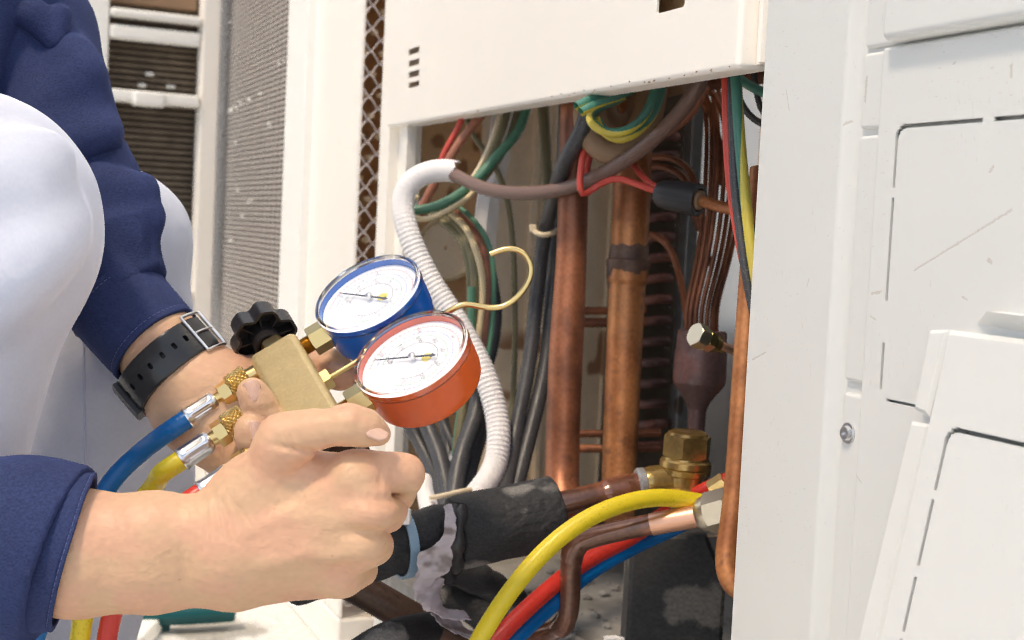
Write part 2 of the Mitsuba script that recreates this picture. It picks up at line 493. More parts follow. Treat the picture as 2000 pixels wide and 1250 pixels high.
principled("dial_print", proc(dial_fn), 0.5)
principled("dial_yellow", (0.72, 0.60, 0.10), 0.5)
scene["lens_clear"] = {"type": "thindielectric", "int_ior": 1.5}
scene["rim_solid"] = {"type": "dielectric", "int_ior": 1.45}
scene["lens_rim"] = {"type": "blendbsdf", "weight": 0.10, "a": {"type": "thindielectric", "int_ior": 1.5}, "b": {"type": "twosided", "bsdf": {"type": "roughplastic", "alpha": 0.12, "diffuse_reflectance": rgb(0.80, 0.80, 0.84)}}}


def skin_fn(p, n, uv):
    a = fbm(p.x * 55, p.y * 55, p.z * 55)
    b = noise(p.x * 420, p.y * 420, p.z * 420)
    c = mix((0.575, 0.362, 0.222), (0.60, 0.342, 0.222), smoothstep(0.35, 0.65, a))
    mole = smoothstep(0.965, 0.985, noise(p.x * 190 + 5, p.y * 190, p.z * 190))
    return mix(c, (0.34, 0.16, 0.09), 0.45 * mole) * (0.96 + 0.08 * b)


_pores = proc(lambda p, n, uv: 0.6 * fbm(p.x * 900, p.y * 900, p.z * 900) + fbm(p.x * 130 + 0.8 * p.z * 300, p.y * 380, p.z * 130), 3e-4)
principled("skin", proc(skin_fn), 0.46, specular=0.42, bump=_pores, scale=0.00055)
principled("nail", (0.60, 0.385, 0.295), 0.30, specular=0.45)
_cloth = proc(lambda p, n, uv: noise(p.x * 1500, p.y * 1500, p.z * 1500) + 0.8 * fbm(p.x * 160, p.y * 160, p.z * 160), 3e-4)
principled("cloth_navy", proc(lambda p, n, uv: mix((0.010, 0.019, 0.078), (0.023, 0.038, 0.122), noise(p.x * 1100, p.y * 1100, p.z * 1100)) * (0.8 + 0.4 * fbm(p.x * 40, p.y * 40, p.z * 40))), 0.85, sheen=0.15, sheen_tint=0.8,
           bump=_cloth, scale=0.0004)
principled("cloth_white", proc(lambda p, n, uv: mix((0.585, 0.61, 0.70), (0.55, 0.575, 0.675), noise(p.x * 900, p.y * 900, p.z * 500)) * (0.95 + 0.1 * fbm(p.x * 30, p.y * 30, p.z * 30))), 0.85,
           bump=proc(lambda p, n, uv: fbm(p.x * 60, p.y * 60, p.z * 45), 1e-3), scale=0.0012)
principled("thread_navy", (0.075, 0.095, 0.22), 0.8)
principled("seam_thread", (0.50, 0.52, 0.66), 0.8)
principled("strap_black", (0.018, 0.019, 0.022), 0.22, specular=0.5)
principled("hair_black", (0.012, 0.010, 0.009), 0.5)
principled("shoe_dark", (0.05, 0.045, 0.04), 0.6)
principled("concrete", proc(lambda p, n, uv: mix((0.60, 0.60, 0.58), (0.22, 0.20, 0.17), 0.7 * smoothstep(0.58, 0.70, fbm(p.x * 9 + 3, p.y * 9, 0, octaves=5))) * (0.88 + 0.24 * noise(p.x * 260, p.y * 260, 0))), 0.85)
principled("mesh_grey", (0.52, 0.48, 0.45), 0.5, 0.1)
principled("coil_dark", proc(lambda p, n, uv: mix((0.16, 0.125, 0.09), (0.32, 0.26, 0.19), fbm(p.x * 18, p.y * 30, p.z * 45))), 0.6, 0.1)
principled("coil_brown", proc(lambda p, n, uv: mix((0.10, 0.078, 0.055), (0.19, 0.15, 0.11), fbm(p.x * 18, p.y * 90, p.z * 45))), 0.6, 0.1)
principled("bay_brown", (0.52, 0.31, 0.15), 0.7)
principled("fin_teal", proc(lambda p, n, uv: mix((0.09, 0.14, 0.135), (0.21, 0.26, 0.25), fbm(p.x * 60, p.y * 60, p.z * 12))), 0.5, 0.4)
principled("guard_grey", (0.62, 0.57, 0.55), 0.4, 0.3)
principled("tape_grey", proc(lambda p, n, uv: mix((0.44, 0.40, 0.44), (0.14, 0.11, 0.10), 0.8 * smoothstep(0.52, 0.72, fbm(p.x * 90, p.y * 90, p.z * 90)))), 0.6)
principled("box_dark", proc(lambda p, n, uv: mix((0.032, 0.032, 0.034), (0.20, 0.185, 0.165), 0.7 * smoothstep(0.56, 0.66, fbm(p.x * 30, p.y * 30, p.z * 22, octaves=5))) * (0.7 + 0.6 * noise(p.x * 500, p.y * 500, p.z * 500))), 0.65)
principled("pipe_rusty", copper_fn((0.16, 0.07, 0.035), (0.05, 0.028, 0.02), (0.02, 0.015, 0.012), 0.35, 0.6), 0.4, 0.3)
principled("paper_white", (0.78, 0.78, 0.80), 0.6)
principled("wall_far", (0.60, 0.58, 0.53), 0.8)
# ---------------------------------------------------------------- setting
rng = np.random.default_rng(7)
ground = trimesh.Trimesh([[-40, -40, 0], [40, -40, 0], [40, 40, 0], [-40, 40, 0]], [[0, 1, 2], [0, 2, 3]], process=False)
put("ground", ground, "concrete", label="pale worn concrete yard floor with dark stains", category="floor", kind="structure", smooth=False)


def X0(px, py=600, y=0.0):
    return on_y(px, py, y)[0]


def Z0(px, py, y=0.0):
    return on_y(px, py, y)[2]


# ---------------------------------------------------------------- the opened cabinet
U = "outdoor_unit"
tag(U, "large white outdoor air conditioning cabinet with its lower front cover removed, copper pipes inside", "air conditioner")
XL, XO, XR, XP = X0(741, 300), X0(788, 400), X0(1462, 625), X0(1616, 625)
PAN, TOP = 0.150, 1.32
XW = -1.375  # the inner partition that closes the cabinet at the left
post = mbox([XL, 0, PAN], [XL + 0.034, 0.02, TOP]) + mbox([XL + 0.034, 0.010, PAN], [XO - 0.013, 0.02, TOP]) + mbox([XO - 0.014, 0.001, PAN], [XO, 0.010, TOP])
put(U + "__corner_post", post, "paint_cream", smooth=False)
put(U + "__left_side", mbox([XL, 0.02, PAN], [XL + 0.0015, 0.46, TOP]), "paint_cream", smooth=False)

# upper front panel: a folded sheet with four small vents, a slot, a returned lower edge
zb = Z0(1100, 191, -0.006)
xa, xb = X0(756, 200, -0.006), X0(1441, 100, -0.006)
panel = rbox([xa, -0.006, zb], [xb, 0.016, TOP], 0.0035, 16) - mbox([xa + 0.0014, -0.0045, zb + 0.0016], [xb - 0.0014, 0.04, TOP - 0.0016])
for y0, y1 in ((92, 106), (115, 129), (137, 151), (158, 171)):
    zz0, zz1 = Z0(809, y1 - 1, -0.006), Z0(809, y0 + 1, -0.006)
    panel -= mbox([X0(798, y0, -0.006), -0.02, zz0], [X0(819, y0, -0.006), 0.02, zz1])
s0, s1 = X0(1283, 12, -0.006), X0(1337, 12, -0.006)
za, zc = Z0(1310, 20, -0.006), Z0(1310, 0, -0.006) + 0.004
panel -= rbox([s0, -0.02, za], [s1, 0.02, zc], 0.0025, 12)
put(U + "__front_panel", panel, "paint_cream", label="cream upper front panel with four small vents and a slot", smooth=30)
put(U + "__vent_shroud", mbox([xa + 0.02, 0.012, zb + 0.03], [xb - 0.02, 0.0135, TOP - 0.01]), "sheet_brown", smooth=False)
# the narrow rolled strip at the panel's right end
prof = [(-0.0, 0.006), (0.010, 0.006), (0.013, 0.001), (0.018, 0.001), (0.021, 0.007), (0.030, 0.0085), (0.030, 0.012), (0.0, 0.012)]
w = X0(1500, 60) - xb - 0.001
strip = m3.Manifold.extrude(m3.CrossSection([[(a / 0.030 * w, b) for a, b in prof]]), TOP - zb - 0.004).translate([xb + 0.0008, 0, zb + 0.003])
put(U + "__edge_strip", strip, "paint_cream", smooth=30)

# dried mud and rust crumbs sticking to the panel's lower lip
crumbs = []
for k in range(70):
    u_ = 1 - rng.random() ** 1.6
    m = trimesh.creation.icosphere(subdivisions=1, radius=1.0)
    m.vertices *= 1 + 0.5 * (rng.random((len(m.vertices), 1)) - 0.5)
    s_ = 0.0003 + 0.0006 * rng.random() ** 2
    m.apply_transform(np.diag([1.8 * s_, 0.35 * s_, 0.7 * s_, 1]))
    m.apply_translation([xa + 0.22 + (xb - xa - 0.225) * u_, -0.0058 + 0.004 * (k % 2), zb + 0.0006 + (0.0008 if k % 2 else 0.0035 * rng.random() ** 2)])
    crumbs.append(m)
put(U + "__crumbs", cat(*crumbs), "cable_tan", kind="stuff", smooth=False)

# right pillar with its rolled edge, set back where the side covers begin
XC = X0(1658, 600, 0.005)
arc = [(XP + 0.005 * math.sin(t), 0.005 - 0.005 * math.cos(t)) for t in np.linspace(0, 0.85, 7)]
prof = [(XR, 0.0012), (XR + 0.0012, 0.0)] + arc + [(XC - 0.003, 0.0062), (XC + 0.001, 0.0075), (XC + 0.001, 0.015), (XR + 0.002, 0.015), (XR + 0.002, 0.03), (XR, 0.03)]
put(U + "__pillar", m3.Manifold.extrude(m3.CrossSection([prof]), TOP - 0.03).translate([0, 0, 0.03]), "paint_white", smooth=40)
put(U + "__side_sheet", mbox([XC + 0.001, 0.0060, 0.03], [-0.20, 0.0080, TOP]), "paint_white", smooth=False)
XT = X0(1732, 300, 0.0)
for a, b in ((-60, 93), (103, 252), (266, 748), (764, 1420)):
    px = 1712 - 0.063 * (0.5 * (a + b))
    put(U + "__filler_plate", rbox([XC + 0.0022, 0.0030, Z0(px, b, 0.004)], [XT + 0.012, 0.0075, Z0(px, a, 0.004)], 0.0021, 16), "paint_white", smooth=40)

# wide cover with a punched knock-out outline
xB = X0(1692, 570, 0.0)
zB = Z0(1726, 93, 0.0)
xk_ = X0(1736, 510, 0.0)
cover = rbox([xB, 0.0, 0.04], [-0.20, 0.0059, zB], 0.002, 12) - mbox([xk_ - 0.010, 0.0014, 0.06], [-0.21, 0.02, zB - 0.012])
xk = X0(1736, 510, 0.0)
zk1, zk0 = Z0(1757, 247, 0.0), Z0(1717, 778, 0.0)
sl = 0.0010


def slit_v(x, za, zb_):
    return mbox([x - sl, -0.01, min(za, zb_)], [x + sl, 0.02, max(za, zb_)])


for a, b in ((258, 366), (386, 588), (668, 760)):
    pxm = 1757 - 0.078 * ((a + b) / 2 - 247)
    cover -= slit_v(xk, Z0(pxm, a), Z0(pxm, b))
gap = X0(1930, 236)
cover -= mbox([xk + 0.006, -0.01, zk1 - sl], [gap - 0.0035, 0.02, zk1 + sl]) + mbox([gap + 0.0035, -0.01, zk1 - sl], [-0.26, 0.02, zk1 + sl])
cover -= mbox([xk + 0.005, -0.01, zk0 - 0.0007], [xk + 0.060, 0.02, zk0 + 0.0007])
for t in np.linspace(0, math.pi / 2, 5)[:-1]:
    c = np.array([xk + 0.006, zk1 - 0.006]) + 0.006 * np.array([-math.cos(t + 0.2), math.sin(t + 0.2)])
    cover -= mbox([c[0] - 0.0013, -0.01, c[1] - 0.0013], [c[0] + 0.0013, 0.02, c[1] + 0.0013])
put(U + "__cover", cover, "paint_white", label="wide white cover with a punched knock-out outline", smooth=30)
put(U + "__upper_cover", rbox([X0(1719, 60, -0.008), -0.008, Z0(1722, 80, -0.008)], [-0.20, 0.009, TOP], 0.004, 16), "paint_white", label="upper white cover with a dark gap below it", smooth=40)

# the flared lower hood, its face leaning out towards the bottom
pt = on_y(1849, 642, -0.007)
pb = on_x(1716, 1234, pt[0])
hb = nrm(pt - pb)
hn = nrm(np.cross([1.0, 0, 0], hb))
if hn[1] > 0:
    hn = -hn
ha = np.array([1.0, 0, 0])


def on_hood(px, py, c=0.0):
    d = ray(px, py)
    o = pt + hn * c
    q = EYE + d * (np.dot(o - EYE, hn) / np.dot(d, hn))
    return np.array([np.dot(q - pt, ha), np.dot(q - pt, hb)])


hood = prism([(0, 0), (0, -0.50), (0.40, -0.50), (0.40, 0)], -0.022, 0.0, pt, ha, hb, hn, 0.0025) - prism([(0.010, -0.012), (0.010, -0.48), (0.38, -0.48), (0.38, -0.012)], -0.03, -0.0016, pt, ha, hb, hn)


def hood_slit(p, q, wd=0.0011):
    a, b = on_hood(*p), on_hood(*q)
    n = nrm([-(b - a)[1], (b - a)[0]]) * wd
    return prism([a + n, b + n, b - n, a - n] if np.cross(b - a, n) < 0 else [a - n, b - n, b + n, a + n], -0.012, 0.01, pt, ha, hb, hn)


u0 = on_hood(1810, 1030)[0]
v_top = on_hood(1858, 837)[1]
for a, b in ((852, 958), (976, 1106), (1128, 1236), (1250, 1300)):
    va, vb = on_hood(1853 - 0.213 * (a - 840), a)[1], on_hood(1853 - 0.213 * (b - 840), b)[1]
    hood -= prism([(u0 - sl, vb), (u0 + sl, vb), (u0 + sl, va), (u0 - sl, va)], -0.012, 0.01, pt, ha, hb, hn)
hood -= prism([(u0 + 0.005, v_top - sl), (0.34, v_top - sl), (0.34, v_top + sl), (u0 + 0.005, v_top + sl)], -0.012, 0.01, pt, ha, hb, hn)
for t in np.linspace(0.1, 1.45, 4):
    c = np.array([u0 + 0.006, v_top - 0.006]) + 0.006 * np.array([-math.cos(t), math.sin(t)])
    hood -= prism([(c[0] - 0.0013, c[1] - 0.0013), (c[0] + 0.0013, c[1] - 0.0013), (c[0] + 0.0013, c[1] + 0.0013), (c[0] - 0.0013, c[1] + 0.0013)], -0.012, 0.01, pt, ha, hb, hn)
put(U + "__hood", hood, "paint_white", label="flared white lower hood leaning out towards the bottom", smooth=35)
for quad in (((1814, 644), (1852, 643), (1812, 812), (1783, 800)), ((1778, 822), (1815, 828), (1712, 1270), (1672, 1262))):
    poly = [on_hood(*q, c=-0.005) for q in quad]
    poly = poly[::-1]
    put(U + "__hood_flange", prism(poly, -0.020, -0.0045, pt, ha, hb, hn, 0.0018), "paint_white", smooth=35)
q = [on_y(1928, 608, -0.009), on_y(2040, 622, -0.009), on_y(2040, 660, 0.001), on_y(1906, 634, 0.001)]
wedge = trimesh.Trimesh(np.array(q + [p + [0, 0.012, 0] for p in q]), process=False).convex_hull
put(U + "__ledge", wedge, "paint_white", smooth=False)

# one cross-head screw in the filler plate
so = on_y(1657, 846, 0.0028)
screw = m3.Manifold.cylinder(0.0020, 0.0041, 0.0034, 32)
for s in ((0.0023, 0.0006), (0.0006, 0.0023)):
    screw -= m3.Manifold.cube([2 * s[0], 2 * s[1], 0.004], True).rotate([0, 0, 25]).translate([0, 0, 0.0025])
wash = m3.Manifold.cylinder(0.0008, 0.0053, 0.0053, 36)
M = frame_matrix(so, np.array([1.0, 0, 0]), np.array([0, 0, 1.0]), np.array([0, -1.0, 0]))
scr = put(U + "__screw", screw.transform(frame_matrix(so + [0, -0.0008, 0], M[:, 0], M[:, 1], M[:, 2])), "steel", smooth=30)
put(scr + "__washer", wash.transform(M), "steel", smooth=30)

# inner sheets, base pan, roof
put(U + "__base_pan", rbox([XL + 0.002, 0.004, PAN - 0.035], [-0.25, 0.47, PAN], 0.003), "pan_dirty", smooth=30)
put(U + "__plinth", rbox([XL - 0.02, 0.02, -0.002], [-0.2, 0.48, PAN - 0.036], 0.006), "concrete", smooth=30)
fan = np.array([-0.80, 0.245, TOP])
put(U + "__roof", rbox([XL - 0.005, -0.012, TOP], [-0.19, 0.50, TOP + 0.03], 0.004) - m3.Manifold.cylinder(0.2, 0.215, 0.215, 72, True).translate(fan.tolist()), "paint_cream", smooth=30)
rings = []
for r_ in np.arange(0.03, 0.215, 0.026):
    th = np.linspace(0, 2 * np.pi, 49)
    rings.append(tube(fan + [0, 0, 0.022] + np.stack([r_ * np.cos(th), r_ * np.sin(th), 0 * th], 1), 0.0018, 6, smooth_path=False))
for a in np.arange(6) * np.pi / 6:
    d_ = np.array([math.cos(a), math.sin(a), 0]) * 0.216
    rings.append(tube(np.array([fan + [0, 0, 0.019] - d_, fan + [0, 0, 0.019] + d_]), 0.0024, 6, 0.05))
put(U + "__fan_guard", cat(*rings), "plastic_black", smooth=True)
put(U + "__back_sheet", mbox([XL + 0.002, 0.455, 0.98], [-0.2, 0.4565, TOP]), "sheet_brown", smooth=False)
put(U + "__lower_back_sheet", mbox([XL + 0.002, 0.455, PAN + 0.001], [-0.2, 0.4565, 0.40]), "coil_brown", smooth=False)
put(U + "__right_end", mbox([-0.2, 0.01, 0.0], [-0.198, 0.46, TOP]), "paint_white", smooth=False)
yb = on_x(936, 400, XW)[1]
put(U + "__inner_sheet", mbox([XW - 0.0345, 0.0205, PAN], [XW - 0.033, yb + 0.03, TOP - 0.02]), "sheet_brown", label="brown inner sheet at the back left", smooth=False)
ye = on_x(1253, 400, XW)[1]
part = mbox([XW - 0.0015, yb, PAN], [XW, ye, TOP - 0.02])
for px in (1036, 1066, 1190):
    y = on_x(px, 500, XW)[1]
    part += rbox([XW - 0.001, y - 0.004, PAN + 0.002], [XW + 0.005, y + 0.004, TOP - 0.03], 0.0022, 12)
put(U + "__partition", part, "sheet_dusty", smooth=30)
# a bent, lighter flange standing off the partition
fl = pts([(985, 190, 1.30), (972, 300, 1.30), (955, 380, 1.29), (945, 470, 1.29), (940, 600, 1.29)])
fr = spline(fl, 0.01)
V = np.stack([fr + d for d in ([0, -0.010, 0], [0.004, 0.0, 0], [0, 0.012, 0], [-0.002, 0.012, 0], [-0.002, -0.010, 0])], 1)
put(U + "__flange", skin_rings(V), "conduit_white", smooth=30)

# round access cover on the partition
dc = on_x(868, 486, XW - 0.020)
dk = lathe([(0, 0.001), (0, 0.031), (0.004, 0.0335), (0.007, 0.0335), (0.008, 0.031), (0.0045, 0.0295), (0.004, 0.001)], dc, [1, 0, 0], 56, caps=False)
put(U + "__round_cover", dk, "sheet_dusty", label="round cover plate with a pale rim", smooth=30)
put(U + "__cover_rim", lathe([(0.006, 0.0300), (0.009, 0.0300), (0.0105, 0.0318), (0.009, 0.0338), (0.006, 0.0338)], dc, [1, 0, 0], 64, caps=False), "wire_cream", smooth=40)
put(U + "__rivet", lathe([(0.004, 0.0001), (0.004, 0.002), (0.0052, 0.0015), (0.0056, 0.0001)], dc + [0, 0.0, 0.002], [1, 0, 0], 14), "sheet_brown")

# ---------------------------------------------------------------- neighbouring units
N1 = "outdoor_unit_001"
tag(N1, "cream neighbouring cabinet with diamond mesh guard just left of the opened cabinet", "air conditioner")
x1, x0 = X0(697, 300), X0(601, 300)
put(N1 + "__corner_post", rbox([x0, 0.0, 0.05], [x1, 0.05, 1.35], 0.004) - mbox([x0 + 0.002, 0.004, 0], [x1 + 0.1, 0.1, 2]), "paint_cream", smooth=30)
put(N1 + "__body", mbox([x0, 0.06, 0.05], [x1 - 0.035, 0.7, 1.35]), "bay_brown", smooth=False)
put(N1 + "__base", rbox([x0, 0.0, 0.0], [x1, 0.7, 0.05], 0.004), "paint_cream", smooth=30)
put(N1 + "__roof", rbox([x0 - 0.01, -0.01, 1.351], [x1 + 0.005, 0.7, 1.38], 0.004), "paint_cream", smooth=30)
# expanded-metal guard: zigzag strands
strands = []
LW, SW = 0.022, 0.0125
for k in range(int(1.25 / SW)):
    z = 0.07 + k * SW
    ys = np.arange(0.004, 0.30, LW / 8)
    zz = z + 0.5 * SW * np.cos(ys / LW * 2 * np.pi + (k % 2) * np.pi) * 0.93
    xx = x1 + 0.001 + 0.0018 * np.sin(ys / LW * 2 * np.pi + (k % 2) * np.pi)
    strands.append(tube(np.stack([xx, ys, zz], 1), 0.0010, 5, smooth_path=False))
put(N1 + "__mesh_guard", cat(*strands), "guard_grey", kind="stuff")
bends = []
for k in range(48):
    for j in range(5):
        c = np.array([x1 - 0.032, 0.012 + 0.022 * j + 0.011 * (k % 2), 0.08 + 0.0235 * k])
        b = trimesh.creation.uv_sphere(1.0, count=[7, 10])
        b.apply_transform(np.diag([0.008, 0.0048, 0.0036, 1]))
        b.apply_translation(c)
        bends.append(b)
put(N1 + "__tube_bend", cat(*bends), "tie_cream", kind="stuff", smooth=True)

N2 = "outdoor_unit_002"
tag(N2, "neighbouring cabinet with a white post and dark fine wire guard over its coil", "air conditioner")
a1, a0, e0 = X0(590, 300, -0.012), X0(553, 300, -0.012), X0(432, 300, 0.0) - 0.25
put(N2 + "__corner_post", rbox([a0, -0.012, 0.05], [a1, 0.035, 1.5], 0.003), "paint_bright", label="bright white corner post", smooth=30)
put(N2 + "__coil", mbox([e0, 0.035, 0.08], [a0, 0.060, 1.48]), "coil_dark", smooth=False)
wires = []
for z in np.arange(0.09, 1.47, 0.0078):
    wires.append(mf(mbox([e0, 0.0100, z], [a0 + 0.001, 0.0125, z + 0.0026])))
for x in np.arange(e0 + 0.006, a0, 0.030):
    wires.append(mf(mbox([x, 0.0126, 0.085], [x + 0.0075, 0.0146, 1.475])))
put(N2 + "__wire_guard", cat(*wires), "mesh_grey", kind="stuff", smooth=False)
put(N2 + "__base", rbox([e0, 0.0, 0.0], [a1, 0.7, 0.05], 0.004), "paint_bright", smooth=30)
put(N2 + "__roof", rbox([e0, -0.01, 1.501], [a1, 0.7, 1.53], 0.004), "paint_bright", smooth=30)
put(N2 + "__bottom_rail", rbox([e0, -0.006, 0.051], [a0 - 0.001, 0.034, 0.088], 0.004), "paint_bright", smooth=30)

lint = []
for px, py in ((446, 22), (444, 45), (442, 68), (445, 85), (440, 118), (438, 135), (440, 160), (436, 182), (435, 205), (434, 221), (446, 214), (460, 208), (452, 214), (488, 192), (470, 200), (508, 184), (432, 262), (458, 276), (548, 120), (460, 362), (470, 420), (452, 470), (433, 300), (528, 245), (490, 395)):
    for k in range(2):
        c = on_y(px + rng.normal(0, 2.5), py + rng.normal(0, 4), 0.009)
        m = trimesh.creation.icosphere(subdivisions=1, radius=1.0)
        m.apply_transform(np.diag([0.006 * (0.4 + rng.random()), 0.0015, 0.0022 * (0.4 + rng.random()), 1]))
        m.apply_translation(c)
        lint.append(m)
put(N2 + "__lint", cat(*lint), "paint_bright", kind="stuff", smooth=True)

N3 = "outdoor_unit_003"
tag(N3, "cream cabinet at the far left with dark coil bays between white horizontal rails", "air conditioner")
na = nrm([-0.10, 0.995, 0])
nn = nrm(np.cross(na, [0, 0, 1.0]))  # faces the camera side (+x)
if nn[0] < 0:
    nn = -nn
nz = np.array([0, 0, 1.0])
no = on_y(433, 300, 0.0) + 0.002 * nn


def on_n(px, py, c=0.0):
    d = ray(px, py)
    o = no + nn * c
    q = EYE + d * (np.dot(o - EYE, nn) / np.dot(d, nn))
    return np.array([np.dot(q - no, na), q[2]])


def nbox(u0_, u1_, z0_, z1_, c0, c1, r=0.004):
    o = np.array([no[0], no[1], 0])
    m = rbox([u0_, z0_, c0], [u1_, z1_, c1], r)
    return m.transform(frame_matrix(o, na, nz, nn))


uR0, uR1 = on_n(391, 200)[0], on_n(428, 200)[0]
uL0, uL1 = on_n(150, 100)[0], on_n(213, 100)[0]
put(N3 + "__right_post", nbox(uR0, uR1, 0.05, 1.4, -0.03, 0.0), "paint_cream", smooth=30)
put(N3 + "__left_post", nbox(uL0, uL1, 0.05, 1.4, -0.03, 0.0), "paint_bright", smooth=30)
put(N3 + "__left_coil", nbox(uL0 - 0.7, uL0 - 0.001, 0.05, 1.4, -0.05, -0.03), "coil_dark", smooth=30)
for ya, yb_, c in ((23, 40, 0.004), (55, 83, 0.0), (180, 204, 0.006)):
    z1_, z0_ = on_n(305, ya)[1], on_n(305, yb_)[1]
    put(N3 + "__rail", nbox(uL1 + 0.001, uR0 - 0.001, z0_, z1_, -0.02, c, 0.005), "paint_bright", smooth=30)
z1_, z0_ = on_n(300, 170)[1], on_n(300, 213)[1]
put(N3 + "__rail_clamp", nbox(on_n(258, 190)[0], on_n(322, 190)[0], z0_ + 0.003, z1_ - 0.008, -0.015, 0.012, 0.006), "paint_bright", smooth=30)
zbm = on_n(390, 568)[1]
put(N3 + "__bottom_rail", nbox(uL1 + 0.001, uR0 - 0.001, zbm - 0.05, zbm, -0.02, 0.002), "paint_bright", smooth=30)
put(N3 + "__lower_panel", nbox(uL1 + 0.001, uR0 - 0.001, 0.05, zbm - 0.051, -0.03, -0.008), "paint_cream", smooth=30)
put(N3 + "__coil", nbox(uL1 - 0.05, uR0 + 0.026, zbm - 0.02, 1.38, -0.09, -0.06), "coil_brown", smooth=False)
fins = []
for z in np.arange(zbm + 0.004, 1.37, 0.0105):
    fins.append(mf(nbox(uL1 - 0.04, uR0 + 0.024, z, z + 0.0055, -0.058 - 0.004 * rng.random(), -0.046, 0.001)))
put(N3 + "__louvre", cat(*fins), "coil_brown", kind="stuff", smooth=False)
zt = on_n(305, 14)[1]
for px, py in ((292, 145), (277, 167), (333, 170)):
    u_, z_ = on_n(px, py, -0.045)
    put(N3 + "__clip", nbox(u_ - 0.007, u_ + 0.007, z_ - 0.003, z_ + 0.003, -0.048, -0.040, 0.002), "paint_bright", smooth=30)
put(N3 + "__upper_tray", nbox(uL1 + 0.001, uR0 - 0.001, zt + 0.004, 1.39, -0.044, -0.03), "cable_tan", smooth=30)
# ---------------------------------------------------------------- inside the cabinet
# coil: end plate with return bends, metal edge strip, fins along the back
CO = "condenser_coil"
tag(CO, "condenser coil inside the cabinet with stacked copper return bends and thin grey green fins", "coil")
XE = -1.315
ya, yb2 = on_x(1243, 500, XE)[1], on_x(1324, 500, XE)[1]
yc = on_x(1347, 500, XE)[1]
put(CO + "__end_plate", mbox([XE - 0.002, ya - 0.03, PAN + 0.01], [XE, yb2, 1.0]), "coil_brown", smooth=False)
edge = rbox([XE - 0.002, yb2 + 0.0005, PAN + 0.01], [XE + 0.016, yc, 1.02], 0.0015)
for py in (205, 395, 610):
    c = on_x(1334 - 0.05 * (py - 400), py, XE + 0.016)
    edge -= m3.Manifold.cylinder(0.02, 0.0022, 0.0022, 16, True).rotate([0, 90, 0]).translate(c.tolist())
put(CO + "__edge_strip", edge, "galvanised", smooth=30)
for i, py in enumerate((268, 306, 345, 385, 425, 464, 505, 545, 586, 627, 668, 709, 750, 790, 830, 872)):
    pxl, pxr = 1262 - 0.03 * (py - 400), 1318 - 0.045 * (py - 400)
    l, r = on_x(pxl, py, XE + 0.012), on_x(pxr, py - 2, XE + 0.012)
    path = np.array([l + [-0.014, -0.002, 0], l + [-0.004, 0.0, 0], l + [0.002, 0.006, 0.0], 0.5 * (l + r) + [0.004, 0, 0.001], r + [0.002, -0.005, 0], r + [-0.004, 0.0, 0], r + [-0.014, 0.001, 0]])
    put(CO + "__return_bend", tube(path, 0.0050, 12, 0.003), "copper_grey")
for px, py in ((1330, 245), (1328, 282), (1317, 440), (1314, 480), (1312, 520), (1307, 600), (1305, 638), (1302, 680)):
    c = on_x(px, py, XE + 0.004)
    put(CO + "__rivet", lathe([(-0.004, 0.0011), (0, 0.0013), (0.0012, 0.0010), (0.0016, 0.0001)], c, [1, 0, 0], 10), "steel")
YF = 0.415
fin = []
for x in np.arange(XE + 0.02, -0.22, 0.0040):
    fin.append(mf(mbox([x, YF, PAN + 0.012], [x + 0.0009, YF + 0.014, 1.0])))
put(CO + "__fin", cat(*fin), "fin_teal", kind="stuff", smooth=False)
tubes = [tube(np.array([[XE + 0.02, YF + 0.013, z], [-0.22, YF + 0.013, z]]), 0.0046, 8, 0.5, smooth_path=False) for z in np.arange(PAN + 0.03, 1.0, 0.0235)]
put(CO + "__coil_tube", cat(*tubes), "copper_old", kind="stuff", smooth=True)

# the two large copper risers
p = pts([(1246, 60, 1.14), (1240, 200, 1.14), (1236, 330, 1.14), (1229, 480, 1.14), (1223, 600, 1.14), (1214, 800, 1.135), (1208, 960, 1.13), (1206, 1010, 1.12)])
L_ = np.linalg.norm(np.diff(p, axis=0), axis=1)
cut = L_[:3].sum() + 0.010


def rad_riser(s, total):
    return 0.0152 if s < cut else (0.0163 if s < cut + 0.02 else 0.0150 - 0.0010 * min(1, (s - cut) / 0.2))


r2 = put("copper_riser_pipe", tube(p, rad_riser, 36, 0.002), "copper", label="thickest upright copper pipe with a dark brazed joint, in the middle of the opening", category="pipe")
q = spline(p, 0.002)
s = np.concatenate([[0], np.cumsum(np.linalg.norm(np.diff(q, axis=0), axis=1))])
k = np.argmin(np.abs(s - cut))
# flux left by the torch at the joint: an uneven dark collar that ran down
t_, A_, B_ = frames(q)
th = np.arange(48) * 2 * np.pi / 48
rows = []
low = 0.004 + 0.026 * meshkit.noise(np.stack([np.cos(th) * 2.4, np.sin(th) * 2.4, th * 0], 1), 3) + 0.006 * meshkit.noise(np.stack([np.cos(th) * 7, np.sin(th) * 7, th * 0], 1), 4)
up_ = 0.010 + 0.010 * meshkit.noise(np.stack([np.cos(th) * 2, np.sin(th) * 2, th * 0 + 4], 1), 8)
for f, h in ((-1.0, 0.00005), (-0.6, 0.0006), (-0.05, 0.0011), (0.05, 0.0017), (0.5, 0.0009), (1.0, 0.00005)):
    d = np.where(f < 0, f * up_, f * low)
    base = q[k] + d[:, None] * t_[k]
    rr = np.array([rad_riser(cut + x, 1) for x in d]) + h
    if abs(f) == 1.0:
        rr -= 0.0007
    rows.append(base + rr[:, None] * (np.cos(th)[:, None] * A_[k] + np.sin(th)[:, None] * B_[k]))
put(r2 + "__braze_collar", skin_rings(np.array(rows), caps=False), "flux_dark", label="dark uneven flux collar around the brazed joint")

def smooth01(x):
    x = min(1.0, max(0.0, x))
    return x * x * (3 - 2 * x)


